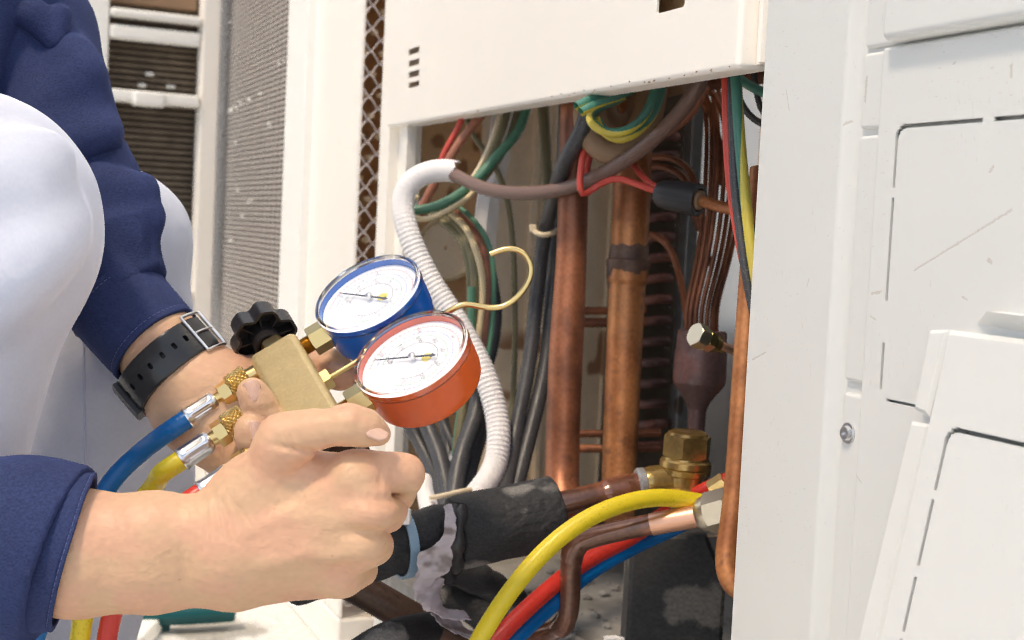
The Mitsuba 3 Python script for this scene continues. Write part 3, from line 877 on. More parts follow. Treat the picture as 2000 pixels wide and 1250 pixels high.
put("copper_riser_pipe", tube(pts([(1128, 80, 1.11), (1124, 200, 1.11), (1119, 400, 1.11), (1115, 520, 1.11), (1106, 680, 1.10), (1101, 800, 1.095), (1098, 900, 1.09), (1099, 960, 1.08), (1108, 1010, 1.065)]),
    lambda s, t: 0.0120 + 0.0013 * smooth01((s - 0.16) / 0.08), 32, 0.003), "copper_old", label="dark upright copper pipe left of the thickest one, beside two black cables", category="pipe")
# cross pipes between the risers
for n, (ya_, yb_, D, r) in enumerate(((607, 604, 1.24, 0.0035), (630, 628, 1.22, 0.0042), (847, 845, 1.22, 0.0034), (876, 874, 1.20, 0.0036))):
    a, b = (1135, 1262) if n < 2 else (1131, 1290)
    put("copper_cross_pipe", tube(pts([(a, ya_, D), ((a + b) / 2, (ya_ + yb_) / 2 + 1, D), (b, yb_, D)]), r, 12), "copper_old",
        label=["upper thin copper pipe of the level pair between the risers, higher pair", "lower thin copper pipe of the level pair between the risers, higher pair", "upper thin copper pipe of the lower pair between the risers", "lower thin copper pipe of the lower pair between the risers"][n], category="pipe", group="thin level pipes between the risers")

# near copper pipe along the right edge, with its return bend at the bottom
put("copper_return_pipe", tube(pts([(1487, 330, 0.905), (1481, 400, 0.90), (1470, 500, 0.895), (1459, 640, 0.89), (1448, 800, 0.885), (1437, 950, 0.88), (1426, 1040, 0.875), (1420, 1095, 0.87), (1432, 1138, 0.866), (1462, 1152, 0.866), (1492, 1120, 0.87), (1500, 1030, 0.875)]),
    0.0074, 28, 0.003), "copper", label="orange copper pipe bending back at the bottom beside the white pillar", category="pipe")

# distributor with its fan of capillary tubes
DI = "refrigerant_distributor"
tag(DI, "copper distributor cone with a fan of thin tubes at the right of the opening", "pipe fitting")
top, bot = at(1372, 645, 1.10), at(1362, 800, 1.10)
ax = nrm(bot - top)
h = np.linalg.norm(bot - top)
put(DI + "__cone", lathe([(0, 0.001), (0, 0.0178), (0.0015, 0.0192), (0.22 * h, 0.0196), (0.30 * h, 0.0203), (0.60 * h, 0.0207), (0.68 * h, 0.0200), (0.88 * h, 0.0105), (1.0 * h, 0.0070), (1.45 * h, 0.0064), (1.45 * h, 0.001)], top, ax, 44), "copper_grey", smooth=20)
side, front = nrm(RIGHT), nrm(-FWD)
for i, (dx, dz, tx, d2) in enumerate(((-29, 0.002, 1374, 1.12), (-21, 0.009, 1384, 1.10), (-11, 0.012, 1396, 1.09), (0, 0.013, 1409, 1.09), (11, 0.011, 1421, 1.10), (21, 0.007, 1432, 1.12), (29, 0.001, 1442, 1.14), (-15, -0.006, 1392, 1.15))):
    D = 1.10 - dz
    put(DI + "__capillary_tube", tube(pts([(1370 + dx, 652, D), (1372 + dx, 600, D), (1372 + dx + 0.5 * (tx - 1372 - dx), 520, 0.5 * (D + d2)), (tx, 410, d2), (tx + 6, 300, d2 + 0.01), (tx + 2, 210, d2 + 0.03), (tx - 24 + 3 * i, 150, d2 + 0.06)]), 0.0019, 9, 0.005), "copper_old")
put("copper_capillary", tube(pts([(1235, 456, 1.2), (1272, 458, 1.18), (1300, 475, 1.17), (1322, 520, 1.15), (1338, 590, 1.13), (1346, 655, 1.115)]), 0.0030, 10), "copper_old", label="thin dark copper tube arching from the riser down to the distributor", category="pipe")
put("copper_capillary", tube(pts([(1255, 312, 1.2), (1300, 308, 1.18), (1335, 322, 1.16), (1357, 360, 1.13), (1372, 430, 1.12), (1384, 520, 1.12)]), 0.0030, 10), "copper_old", label="upper of two thin tubes arching behind the black rubber sleeve", category="pipe")
put("copper_capillary", tube(pts([(1255, 330, 1.2), (1295, 326, 1.18), (1325, 338, 1.17), (1346, 372, 1.14), (1366, 450, 1.13)]), 0.0030, 10), "copper_old", label="lower of two thin tubes arching behind the black rubber sleeve", category="pipe")
put("copper_capillary", tube(pts([(1372, 168, 1.12), (1398, 190, 1.11), (1416, 240, 1.10), (1424, 320, 1.10), (1428, 400, 1.10)]), 0.0029, 10), "copper_old", label="thin copper tube arching down at the top right behind the red wire", category="pipe")
put("copper_capillary", tube(pts([(1360, 182, 1.16), (1385, 215, 1.14), (1404, 280, 1.13), (1411, 360, 1.12)]), 0.0029, 10), "copper_old", label="second thin copper tube arching down at the top right, further back", category="pipe")

# hexagonal access fitting with a short copper tail
FN = "flare_nut"
tag(FN, "pale hexagonal flare nut with a short copper tail in front of the distributor", "nut")
c0, c1 = at(1357, 652, 0.945), at(1398, 672, 0.955)
ax = nrm(c1 - c0)
put(FN + "__cap_nut", hexnut(c0, ax, 0.0086, 0.0085, ref=UP + 0.4 * RIGHT), "nickel_brass", smooth=25)
put(FN + "__body_nut", hexnut(c0 + ax * 0.0092, ax, 0.0078, 0.0060, ref=UP), "brass", smooth=25)
put(FN + "__collar", lathe([(0.0, 0.003), (0.0, 0.0062), (0.006, 0.0060), (0.008, 0.0042), (0.012, 0.0040), (0.012, 0.001)], c0 + ax * 0.0150, ax, 28), "brass_old", smooth=30)
put(FN + "__tail", tube(np.vstack([c0 + ax * 0.018, at(1412, 676, 0.955), at(1440, 688, 0.965), at(1470, 705, 0.99)]), 0.0031, 14), "copper_fresh")

# rubber-sleeved sensor stub with its red leads
RS = "rubber_sleeve"
tag(RS, "black rubber sleeve on a level copper stub near the top right of the opening", "sleeve")
a, b = at(1287, 378, 1.03), at(1366, 391, 1.01)
ax = nrm(b - a)
hh = np.linalg.norm(b - a)
put(RS + "__sleeve", lathe([(0, 0.002), (0.0, 0.0085), (0.002, 0.0098), (0.3 * hh, 0.0112), (0.7 * hh, 0.0118), (hh - 0.001, 0.0120), (hh, 0.0112), (hh, 0.0085), (hh - 0.002, 0.0080), (hh - 0.002, 0.002)], a, ax, 40), "rubber_black", smooth=40)
put(RS + "__bush", lathe([(0, 0.002), (0, 0.0072), (0.003, 0.0070), (0.004, 0.0052), (0.004, 0.002)], b - ax * 0.0015, ax, 32), "cable_tan", smooth=40)
put(RS + "__stub", tube(np.vstack([b, at(1400, 402, 1.0), at(1440, 411, 0.985), at(1480, 418, 0.97)]), 0.0042, 16), "copper")

# suction line: valve, wet copper, foam
SV = "service_valve"
tag(SV, "wet brass service valve with a hexagonal cap at the end of the insulated pipe", "valve")
vt, vb = at(1331, 852, 1.0), at(1334, 952, 1.0)
ax = nrm(np.array([0.0, 0, 1.0]) + 0.03 * RIGHT)
base = at(1335, 950, 1.0)
put(SV + "__cap_nut", hexnut(base + ax * 0.021, ax, 0.0178, 0.0158, ref=RIGHT + 0.25 * FWD), "brass_old", smooth=25)
put(SV + "__cap_top", lathe([(0, 0.0145), (0.002, 0.0140), (0.0035, 0.011), (0.0038, 0.001)], base + ax * 0.0366, ax, 40, caps=False), "brass_old", smooth=40)
put(SV + "__bonnet", lathe([(-0.012, 0.001), (-0.012, 0.0150), (0.008, 0.0165), (0.009, 0.0182), (0.0125, 0.0184), (0.0132, 0.0174), (0.0142, 0.0184), (0.0182, 0.0182), (0.0195, 0.0168), (0.021, 0.0165), (0.021, 0.001)], base, ax, 44), "brass_old", smooth=35)
fwd_h = nrm([-FWD[0], -FWD[1], 0])
rt_h = nrm(np.cross(ax, fwd_h))
boss = rbox([-0.010, -0.016, -0.012], [0.012, 0.0185, 0.003], 0.003, 14).transform(frame_matrix(base - ax * 0.002, -rt_h, fwd_h, ax))
put(SV + "__boss", boss, "brass_old", smooth=35)
e0_ = at(1246, 948, 0.995)
axv = nrm(e0_ - at(1332, 938, 1.0))
put(SV + "__stem", lathe([(-0.002, 0.001), (-0.002, 0.0125), (0.022, 0.0128), (0.027, 0.0116), (0.0275, 0.0108), (0.0275, 0.001)], at(1332, 938, 1.0), axv, 36), "brass_old", smooth=35)
put(SV + "__ring", lathe([(0, 0.009), (0, 0.0122), (0.004, 0.0124), (0.0055, 0.0112), (0.0055, 0.009)], at(1332, 938, 1.0) + axv * 0.0275, axv, 36), "galvanised", smooth=35)

SL = "suction_pipe"
tag(SL, "thick insulated suction pipe in black foam running from the brass valve to lower left", "pipe")
put(SL + "__copper", tube(pts([(1262, 947, 0.996), (1200, 962, 0.992), (1150, 975, 0.988), (1090, 990, 0.983), (1050, 1002, 0.98)]), lambda s, t: 0.0108 if 0.012 < s < 0.030 else 0.0100, 32, 0.002), "copper_wet", label="short wet copper run between the foam and the valve")
fo0, fo1 = at(896, 1040, 0.965), at(1084, 1000, 0.984)
ax = nrm(fo1 - fo0)
hh = np.linalg.norm(fo1 - fo0)
prof = [(-0.004, 0.010), (-0.004, 0.0245)] + [(f * hh, 0.0255 + 0.0004 * math.sin(9 * f)) for f in np.linspace(0, 1, 18)] + [(hh + 0.0012, 0.0242), (hh + 0.0012, 0.0118), (hh - 0.004, 0.0112)]
big = lathe(prof, fo0, ax, 64, caps=False)
v = big.vertices
big.vertices = v + (meshkit.fbm(v * 45, 3, 2) - 0.5)[:, None] * 0.0028 * big.vertex_normals
put(SL + "__large_sleeve", big, "foam_black", label="wider black foam sleeve", smooth=True)
fp = pts([(560, 1122, 0.915), (660, 1092, 0.93), (740, 1068, 0.945), (820, 1056, 0.958), (905, 1040, 0.966)])
sm = tube(fp, lambda s, t: 0.0212 + 0.0008 * math.sin(s * 130) + 0.0005 * math.sin(s * 310), 48, 0.003)
v = sm.vertices
sm.vertices = v + (meshkit.fbm(v * 70, 4, 6) - 0.5)[:, None] * 0.0045 * sm.vertex_normals
put(SL + "__narrow_sleeve", sm, "foam_black", label="rough narrower foam sleeve at the left", smooth=True)
cr = tube(pts([(903, 992, 0.95), (897, 1020, 0.938), (893, 1060, 0.934), (890, 1095, 0.944), (890, 1112, 0.956)]), 0.0048, 12, 0.002, wobble=0.9)
cr2 = tube(pts([(890, 990, 0.95), (884, 1030, 0.936), (880, 1075, 0.936), (872, 1108, 0.95), (878, 1130, 0.965)]), 0.0046, 12, 0.002, wobble=0.9, seed=4)
put(SL + "__tape_bead", cat(cr, cr2), "rubber_black", label="lumpy black sealing tape at the sleeve joint", smooth=True)

ct = "cable_tie"
tag(ct, "pale blue cable tie around the black foam of the insulated pipe", "cable tie")
c = at(786, 1062, 0.952)
axp = nrm(fp[3] - fp[2])
e1 = nrm(np.cross(axp, [0, 0, 1.0]))
e2 = np.cross(axp, e1)
th = np.linspace(0, 2 * np.pi, 60)
ringc = c + 0.0228 * (np.cos(th)[:, None] * e1 + np.sin(th)[:, None] * e2)
rad = nrm
V = []
for p_, t in zip(ringc, th):
    o_ = np.cos(t) * e1 + np.sin(t) * e2
    V.append([p_ + axp * 0.0032 - o_ * 0.001, p_ + axp * 0.0032 + o_ * 0.0008, p_ - axp * 0.0032 + o_ * 0.0008, p_ - axp * 0.0032 - o_ * 0.001])
put(ct + "__strap", skin_rings(np.array(V), caps=False), "tie_blue", smooth=30)
hd = at(784, 1008, 0.935)
put(ct + "__head", rbox([-0.0062, -0.0042, -0.0055], [0.0062, 0.0042, 0.0050], 0.0015).transform(frame_matrix(hd, nrm(RIGHT), nrm(np.cross(UP, RIGHT)), nrm(UP))), "conduit_white", smooth=35)


def ribbon(rows, th_=0.0007, n=60, crumple=0.004, seed=0, mat="tape_grey"):
    """A cloth strip: rows of (left edge point, right edge point), with a real thickness."""
    a, b = spline(np.array([r[0] for r in rows]), 0.002), spline(np.array([r[1] for r in rows]), 0.002)
    a = np.stack([np.interp(np.linspace(0, 1, n), np.linspace(0, 1, len(a)), a[:, k]) for k in range(3)], 1)
    b = np.stack([np.interp(np.linspace(0, 1, n), np.linspace(0, 1, len(b)), b[:, k]) for k in range(3)], 1)
    jig = (meshkit.fbm(np.stack([np.arange(n) * 0.16, np.zeros(n), np.full(n, float(seed))], 1), 3, seed) - 0.5)[:, None]
    a, b = a + (0.08 + 0.30 * jig) * (b - a), b - (0.08 - 0.30 * jig[::-1]) * (b - a)
    w_ = np.linspace(0, 1, 11)
    G = a[:, None] * (1 - w_)[None, :, None] + b[:, None] * w_[None, :, None]
    du, dv = np.gradient(G, axis=0), np.gradient(G, axis=1)
    N = np.cross(du, dv)
    N /= np.linalg.norm(N, axis=2, keepdims=True) + 1e-12
    G = G + N * ((meshkit.fbm(G.reshape(-1, 3) * 110, 3, seed).reshape(n, 11) - 0.5) * 2 * crumple)[..., None]
    ring = np.concatenate([G + N * th_ / 2, (G - N * th_ / 2)[:, ::-1]], axis=1)
    return skin_rings(ring)


TP = "peeling_tape"
tag(TP, "crumpled grey wrapping tape peeling off the insulated pipe and trailing down", "tape")
put(TP + "__upper_strip", ribbon([(at(862, 990, 0.940), at(884, 985, 0.944)), (at(868, 1010, 0.930), at(890, 1005, 0.930)), (at(862, 1045, 0.926), at(893, 1048, 0.926)), (at(832, 1072, 0.924), at(886, 1095, 0.930)), (at(812, 1090, 0.922), at(862, 1130, 0.934)), (at(806, 1130, 0.924), at(846, 1138, 0.936)), (at(810, 1175, 0.93), at(836, 1160, 0.94))], crumple=0.003, seed=3), "tape_grey", smooth=60)
put(TP + "__lower_strip", ribbon([(at(808, 1150, 0.93), at(850, 1120, 0.942)), (at(818, 1182, 0.928), at(868, 1140, 0.95)), (at(840, 1200, 0.93), at(862, 1175, 0.955)), (at(868, 1210, 0.935), at(880, 1188, 0.96)), (at(893, 1212, 0.94), at(903, 1194, 0.96)), (at(922, 1212, 0.945), at(912, 1206, 0.955))], crumple=0.004, seed=9), "tape_grey", smooth=60)
put(TP + "__tail", ribbon([(at(838, 1200, 0.955), at(850, 1190, 0.97)), (at(868, 1228, 0.955), at(890, 1210, 0.975)), (at(905, 1246, 0.95), at(920, 1228, 0.975)), (at(960, 1256, 0.95), at(958, 1238, 0.975))], crumple=0.003, seed=12), "tape_grey", smooth=60)

put("foam_scrap", tube(pts([(862, 1104, 1.02), (900, 1118, 1.02), (950, 1135, 1.03), (1000, 1158, 1.05), (1030, 1190, 1.06)]), lambda s, t: 0.011 - 0.004 * s / t, 20, 0.004, wobble=0.6), "foam_black", label="torn grey black foam tube behind the yellow hose", category="foam", smooth=True)

# liquid line with its elbows and flare nut
LQ = "liquid_pipe"
tag(LQ, "small copper liquid pipe elbowing down from a flare nut under the yellow hose", "pipe")
put(LQ + "__run", tube(pts([(1378, 1005, 0.935), (1340, 1012, 0.938), (1290, 1021, 0.942), (1240, 1030, 0.946), (1190, 1041, 0.950), (1150, 1052, 0.953), (1126, 1066, 0.955), (1116, 1092, 0.957), (1114, 1130, 0.96), (1112, 1180, 0.965), (1104, 1214, 0.97), (1080, 1232, 0.985), (1040, 1244, 1.0), (1000, 1252, 1.02)]),
    lambda s, t: 0.0078 if (0.088 < s < 0.104 or 0.148 < s < 0.158) else 0.0071, 26, 0.002), "copper_wet")
put(LQ + "__clean_end", tube(pts([(1380, 1004.5, 0.935), (1340, 1012, 0.938), (1290, 1021, 0.942), (1272, 1024.5, 0.9435)]), 0.0076, 26, 0.002), "copper_fresh", label="clean bright copper end beside the flare nut")
n0 = at(1366, 1008, 0.936)
ax = nrm(at(1410, 996, 0.93) - n0)
put(LQ + "__flare_nut", hexnut(n0 + ax * 0.006, ax, 0.0142, 0.016, ref=UP), "nickel_brass", smooth=25)
put(LQ + "__nut_collar", lathe([(0, 0.0078), (0.0, 0.0092), (0.003, 0.0118), (0.008, 0.0124), (0.008, 0.008)], n0 - ax * 0.001, ax, 32), "nickel_brass", smooth=35)

# black bracket below, debris, sloping dark pipe, tube on the floor
o = at(1232, 1070, 1.04)
poly = [(0, -0.20), (0.072, -0.20), (0.072, -0.022), (0.056, 0.012), (0.0, 0.010)]
bx = prism(poly, -0.05, 0.0, o, nrm([RIGHT[0], RIGHT[1], 0]), np.array([0, 0, 1.0]), nrm([-FWD[0], -FWD[1], 0]), 0.003)
put("rubber_mount", bx, "box_dark", label="dirty black block standing on the base pan below the flare nut", category="block", smooth=30)
put("drain_pipe", tube(pts([(640, 1118, 1.02), (720, 1160, 1.02), (800, 1206, 1.02), (880, 1250, 1.02), (960, 1300, 1.02)]), 0.0122, 28), "pipe_rusty", label="dark rusty pipe sloping along the bottom front of the cabinet", category="pipe")
put("foam_offcut", tube(pts([(700, 1284, 0.95), (745, 1256, 0.95), (800, 1236, 0.98), (840, 1228, 1.02)]), 0.0125, 24), "foam_black", label="grey tube lying on the floor under the rusty pipe", category="tube")
put("paper_scrap", ribbon([(at(690, 1152, 1.08), at(712, 1146, 1.10)), (at(712, 1180, 1.06), at(742, 1172, 1.10)), (at(738, 1206, 1.05), at(772, 1196, 1.09)), (at(752, 1224, 1.05), at(790, 1226, 1.08))], crumple=0.006, seed=21), "tape_grey", label="crumpled scrap under the rusty pipe beside the hand", category="scrap", smooth=60)
put("paper_scrap", ribbon([(at(1178, 1243, 1.06), at(1180, 1252, 1.05)), (at(1200, 1241, 1.065), at(1204, 1252, 1.05)), (at(1226, 1248, 1.06), at(1228, 1256, 1.05))], crumple=0.001, seed=2), "paper_white", label="small white scrap on the dirty base pan", category="scrap", smooth=60)
gr = []
for i in range(260):
    x, y = rng.uniform(-1.3, -0.75), rng.uniform(0.03, 0.4)
    s_ = 0.0015 + 0.004 * rng.random() ** 2
    m = trimesh.creation.icosphere(subdivisions=1, radius=s_)
    m.vertices *= 1 + 0.5 * (rng.random((len(m.vertices), 1)) - 0.5)
    m.vertices[:, 2] *= 0.6
    m.apply_translation([x, y, PAN + s_ * 0.3])
    gr.append(m)
put("grit", cat(*gr), "pan_dirty", label="grit and crumbs scattered on the base pan", category="grit", kind="stuff", smooth=False)

# ---------------------------------------------------------------- cables and wires
CB = [
    ("power_cable", "cable_brown", 0.0056, [(846, 334, 1.205), (868, 334, 1.20), (930, 362, 1.165), (1010, 377, 1.13), (1090, 371, 1.10), (1170, 343, 1.07), (1250, 293, 1.04), (1318, 230, 1.01), (1362, 168, 0.99), (1392, 90, 0.99)], "thick brown power cable sweeping from the white conduit to the upper right", "cable"),
    ("black_cable", "cable_black", 0.0062, [(1150, 190, 1.06), (1138, 250, 1.065), (1106, 310, 1.08), (1082, 385, 1.13), (1064, 460, 1.17), (1046, 600, 1.19), (1033, 710, 1.18), (1010, 830, 1.16), (990, 935, 1.13), (976, 990, 1.10)], "left of the two thick black cables hanging beside the dark riser", "cable"),
    ("black_cable", "cable_black", 0.0064, [(1106, 200, 1.20), (1100, 330, 1.20), (1086, 460, 1.20), (1079, 560, 1.20), (1069, 690, 1.19), (1047, 800, 1.17), (1024, 890, 1.15), (1006, 960, 1.13)], "right of the two thick black cables hanging beside the dark riser", "cable"),
    ("green_cable", "wire_green", 0.0043, [(808, 411, 1.225), (845, 405, 1.225), (890, 384, 1.225), (935, 346, 1.225), (975, 300, 1.23), (1012, 255, 1.235), (1035, 180, 1.24)], "pale green cable rising from its blunt end beside the conduit", "cable"),
    ("olive_cable", "wire_olive", 0.0034, [(838, 425, 1.25), (880, 408, 1.25), (930, 365, 1.25), (968, 318, 1.25), (1000, 258, 1.25), (1018, 170, 1.25)], "olive brown cable running beside the green one", "cable"),
    ("cream_wire", "wire_cream", 0.0023, [(1010, 150, 1.26), (985, 235, 1.255), (955, 300, 1.24), (928, 368, 1.225), (900, 396, 1.215), (860, 418, 1.21), (822, 428, 1.212), (799, 414, 1.22), (797, 398, 1.235), (815, 385, 1.25)], "cream wire looping under the green cable", "wire"),
    ("brown_cable", "wire_rust", 0.0040, [(812, 430, 1.27), (840, 375, 1.265), (873, 318, 1.26), (905, 268, 1.26), (935, 232, 1.26), (975, 180, 1.26)], "red brown cable rising behind the conduit", "cable"),
    ("pink_wire", "wire_red", 0.0027, [(855, 330, 1.27), (872, 290, 1.27), (893, 252, 1.27), (912, 205, 1.27)], "thin red wire beside the red brown cable at the upper left", "wire"),
    ("green_cable", "wire_olive", 0.0042, [(852, 412, 1.27), (888, 436, 1.26), (916, 480, 1.25), (927, 540, 1.24), (926, 620, 1.24), (917, 720, 1.23), (905, 800, 1.22), (893, 880, 1.21)], "dark green cable bending down over the round cover", "cable"),
    ("green_cable", "wire_green", 0.0036, [(921, 560, 1.235), (921, 640, 1.235), (912, 740, 1.23), (896, 830, 1.22), (890, 890, 1.21)], "bright green wire hanging behind the gauges", "wire"),
    ("cream_wire", "wire_cream", 0.0030, [(868, 408, 1.262), (905, 440, 1.25), (926, 480, 1.24), (940, 530, 1.235), (942, 590, 1.235), (934, 660, 1.235), (922, 740, 1.235), (910, 800, 1.235)], "cream wire bending down through the wire bundle behind the hook", "wire"),
    ("brown_cable", "wire_rust", 0.0045, [(884, 404, 1.275), (918, 440, 1.27), (944, 490, 1.26), (953, 560, 1.255), (950, 640, 1.25), (940, 720, 1.245), (930, 800, 1.24)], "red brown cable in the bundle behind the hook", "cable"),
    ("green_wire", "wire_green", 0.0024, [(892, 400, 1.265), (930, 436, 1.255), (955, 480, 1.25), (964, 540, 1.245), (962, 620, 1.245), (952, 700, 1.24), (940, 760, 1.24)], "thin green wire at the outer side of the bundle behind the hook", "wire"),
    ("black_cable", "cable_black", 0.0040, [(948, 470, 1.29), (966, 560, 1.285), (972, 620, 1.28), (962, 690, 1.27), (945, 750, 1.26), (932, 830, 1.24)], "dark cable at the right side of the wire bundle", "cable"),
    ("black_cable", "cable_black", 0.0068, [(780, 790, 1.25), (812, 850, 1.24), (842, 910, 1.22), (862, 970, 1.19), (870, 1010, 1.17)], "black cable slanting down beside the fist, first from the left", "cable"),
    ("black_cable", "cable_black", 0.0072, [(808, 770, 1.22), (834, 830, 1.21), (858, 890, 1.19), (872, 950, 1.17), (880, 1000, 1.15)], "black cable slanting down beside the fist, second from the left", "cable"),
    ("black_cable", "cable_black", 0.0078, [(936, 720, 1.21), (936, 770, 1.205), (926, 820, 1.195), (908, 870, 1.185), (893, 930, 1.17), (884, 1000, 1.15)], "grey black cable below the orange red gauge, left of the conduit", "cable"),
    ("black_cable", "cable_black", 0.0062, [(952, 760, 1.23), (943, 830, 1.22), (926, 890, 1.2), (912, 950, 1.18), (905, 1010, 1.16)], "dark cable directly behind the white conduit", "cable"),
    ("grey_cable", "galvanised", 0.0045, [(880, 800, 1.27), (897, 800, 1.26), (907, 815, 1.25), (905, 850, 1.24), (880, 905, 1.22)], "grey looped cable below the orange red gauge", "cable"),
    ("hanging_cable", "wire_olive", 0.0052, [(1058, 150, 1.31), (1062, 220, 1.31), (1066, 300, 1.31), (1069, 370, 1.31), (1072, 430, 1.3)], "straight brown cable hanging against the inner sheet", "cable"),
    ("red_wire", "wire_red", 0.0025, [(1150, 280, 1.08), (1140, 300, 1.07), (1134, 335, 1.065), (1133, 365, 1.065), (1139, 379, 1.066), (1160, 368, 1.068), (1190, 352, 1.062), (1215, 350, 1.055), (1250, 362, 1.045), (1292, 376, 1.035)], "red wire looping past the riser into the black sleeve", "wire"),
    ("red_wire", "wire_red", 0.0025, [(1225, 300, 1.09), (1240, 325, 1.075), (1256, 346, 1.055), (1272, 360, 1.045), (1292, 370, 1.035)], "short red wire running down into the black sleeve", "wire"),
    ("red_wire", "wire_red", 0.0025, [(1168, 285, 1.10), (1152, 308, 1.09), (1146, 340, 1.085), (1145, 372, 1.085)], "second strand of red wire beside the riser", "wire"),
    ("red_wire", "wire_red", 0.0031, [(1414, 60, 0.90), (1418, 150, 0.895), (1420, 250, 0.89), (1427, 360, 0.884), (1441, 450, 0.878), (1458, 530, 0.874), (1478, 600, 0.872)], "red wire hanging down beside the white pillar", "wire"),
    ("black_wire", "cable_black", 0.0033, [(1425, 60, 0.895), (1430, 160, 0.89), (1433, 280, 0.884), (1438, 380, 0.877), (1449, 470, 0.870), (1461, 550, 0.866), (1476, 620, 0.864)], "black wire hanging down between the red and the green wires", "wire"),
    ("black_wire", "cable_black", 0.0024, [(1438, 180, 0.98), (1456, 215, 0.98), (1478, 236, 0.98), (1510, 250, 0.98)], "thin black wire curving to the right at the top right corner", "wire"),
    ("black_wire", "cable_black", 0.0022, [(1470, 130, 1.0), (1478, 180, 1.0), (1488, 215, 1.0), (1510, 240, 1.0)], "second thin black wire at the top right corner", "wire"),
    ("black_cable", "cable_black", 0.0030, [(850, 770, 1.27), (868, 830, 1.26), (890, 880, 1.24), (900, 940, 1.21), (896, 990, 1.18)], "thin black cable bending down below the orange red gauge", "cable"),
    ("black_cable", "cable_black", 0.0055, [(790, 800, 1.30), (826, 870, 1.29), (858, 930, 1.27), (880, 985, 1.24)], "black cable slanting down beside the fist, rearmost of the three", "cable"),
    ("black_cable", "cable_black", 0.0052, [(858, 790, 1.28), (872, 850, 1.27), (880, 910, 1.25), (878, 975, 1.2)], "black cable hanging straight below the orange red gauge", "cable"),
    ("brown_cable", "wire_rust", 0.0030, [(822, 395, 1.29), (838, 410, 1.285), (872, 412, 1.28), (905, 424, 1.275), (930, 452, 1.27)], "short red brown wire lying over the round cover", "wire"),
    ("black_wire", "cable_black", 0.0026, [(820, 385, 1.30), (836, 402, 1.30), (866, 400, 1.30), (900, 410, 1.295), (936, 446, 1.29), (958, 500, 1.285)], "black wire arching over the round cover", "wire"),
    ("olive_cable", "wire_olive", 0.0034, [(862, 432, 1.262), (896, 462, 1.255), (914, 510, 1.25), (918, 580, 1.25), (908, 680, 1.25), (898, 780, 1.25)], "olive cable nearest the round cover in the wire bundle", "cable"),
    ("black_cable", "cable_black", 0.0070, [(884, 1120, 1.10), (930, 1150, 1.12), (985, 1190, 1.13), (1020, 1230, 1.12)], "black cable lying on the base pan under the foam sleeve", "cable"),
    ("black_cable", "foam_black", 0.0120, [(850, 1150, 1.12), (900, 1175, 1.12), (950, 1210, 1.12), (985, 1250, 1.10)], "dull black tube lying on the base pan beside the peeling tape", "tube"),
    ("olive_cable", "wire_olive", 0.0026, [(900, 150, 1.29), (918, 250, 1.285), (950, 300, 1.28), (985, 370, 1.28), (1002, 480, 1.285), (1006, 640, 1.285), (1000, 800, 1.27), (985, 950, 1.24)], "thin olive wire sagging across the pale flange", "cable"),
    ("brown_cable", "wire_olive", 0.0034, [(1000, 170, 1.25), (985, 240, 1.245), (962, 300, 1.24), (930, 352, 1.235), (880, 396, 1.24), (845, 420, 1.25)], "brown wire descending just left of the green cable", "cable"),
    ("cream_wire", "tie_cream", 0.0020, [(985, 180, 1.24), (968, 250, 1.235), (938, 322, 1.23), (905, 368, 1.225), (868, 400, 1.23)], "thin pale wire descending beside the cream loop", "wire"),
    ("brown_cable", "wire_rust", 0.0036, [(1180, 168, 1.12), (1196, 230, 1.125), (1232, 262, 1.12), (1290, 262, 1.10), (1345, 225, 1.08), (1378, 170, 1.06)], "rust brown cable sagging behind the coiled tan cable", "cable"),
    ("header_pipe", "copper_old", 0.0078, [(1380, 158, 1.10), (1430, 150, 1.06), (1480, 144, 1.02), (1530, 138, 0.99)], "dull level pipe under the panel at the top right corner", "pipe"),
]
for key, mat, r, rows, lab, cate in CB:
    put(key, tube(pts(rows), r, 18, 0.004, wobble=0.06), mat, label=lab, category=cate)


def striped(rows, r, twist, key, lab):
    q = spline(pts(rows), 0.003)
    t, A, B = frames(q)
    n = 16
    th = np.arange(n + 1) * 2 * np.pi / n
    V = q[:, None] + r * (np.cos(th)[None, :, None] * A[:, None] + np.sin(th)[None, :, None] * B[:, None])
    m = skin_rings(V, caps=False, closed_ring=False)
    L = np.arange(len(q)) * 0.003
    uv = np.stack([np.repeat(L, n + 1), np.mod(np.tile(th / (2 * np.pi), len(q)) * 0.999 + 0, 1.0)], 1)
    # the stripe winds: rotate the ring with the length instead of the texture
    ang = L * twist
    V = q[:, None] + r * (np.cos(th[None] + ang[:, None])[..., None] * A[:, None] + np.sin(th[None] + ang[:, None])[..., None] * B[:, None])
    m = skin_rings(V, caps=False, closed_ring=False)
    put(key, m, "wire_stripe", label=lab, category="wire", smooth=True, uv=uv)


striped([(1432, 60, 0.885), (1438, 160, 0.88), (1444, 260, 0.874), (1452, 350, 0.868), (1461, 430, 0.862), (1470, 500, 0.858), (1482, 570, 0.856)], 0.0036, 34, "earth_wire", "green and yellow striped earth wire hanging beside the white pillar")
striped([(1428, 120, 0.96), (1444, 152, 0.955), (1466, 168, 0.95), (1490, 180, 0.945), (1515, 188, 0.94)], 0.0034, 40, "earth_wire", "striped earth wire branching right at the top right corner")
striped([(1290, 120, 1.02), (1278, 180, 1.02), (1258, 226, 1.01), (1225, 254, 1.0), (1185, 258, 1.0), (1160, 244, 1.0), (1154, 228, 1.01), (1172, 210, 1.03), (1215, 190, 1.05)], 0.0034, 30, "earth_wire", "upper loop of striped earth wire below the panel")
striped([(1300, 130, 1.04), (1284, 200, 1.03), (1262, 240, 1.02), (1232, 264, 1.01), (1205, 270, 1.01), (1180, 256, 1.01), (1168, 236, 1.02)], 0.0036, 30, "earth_wire", "lower loop of striped earth wire below the panel")
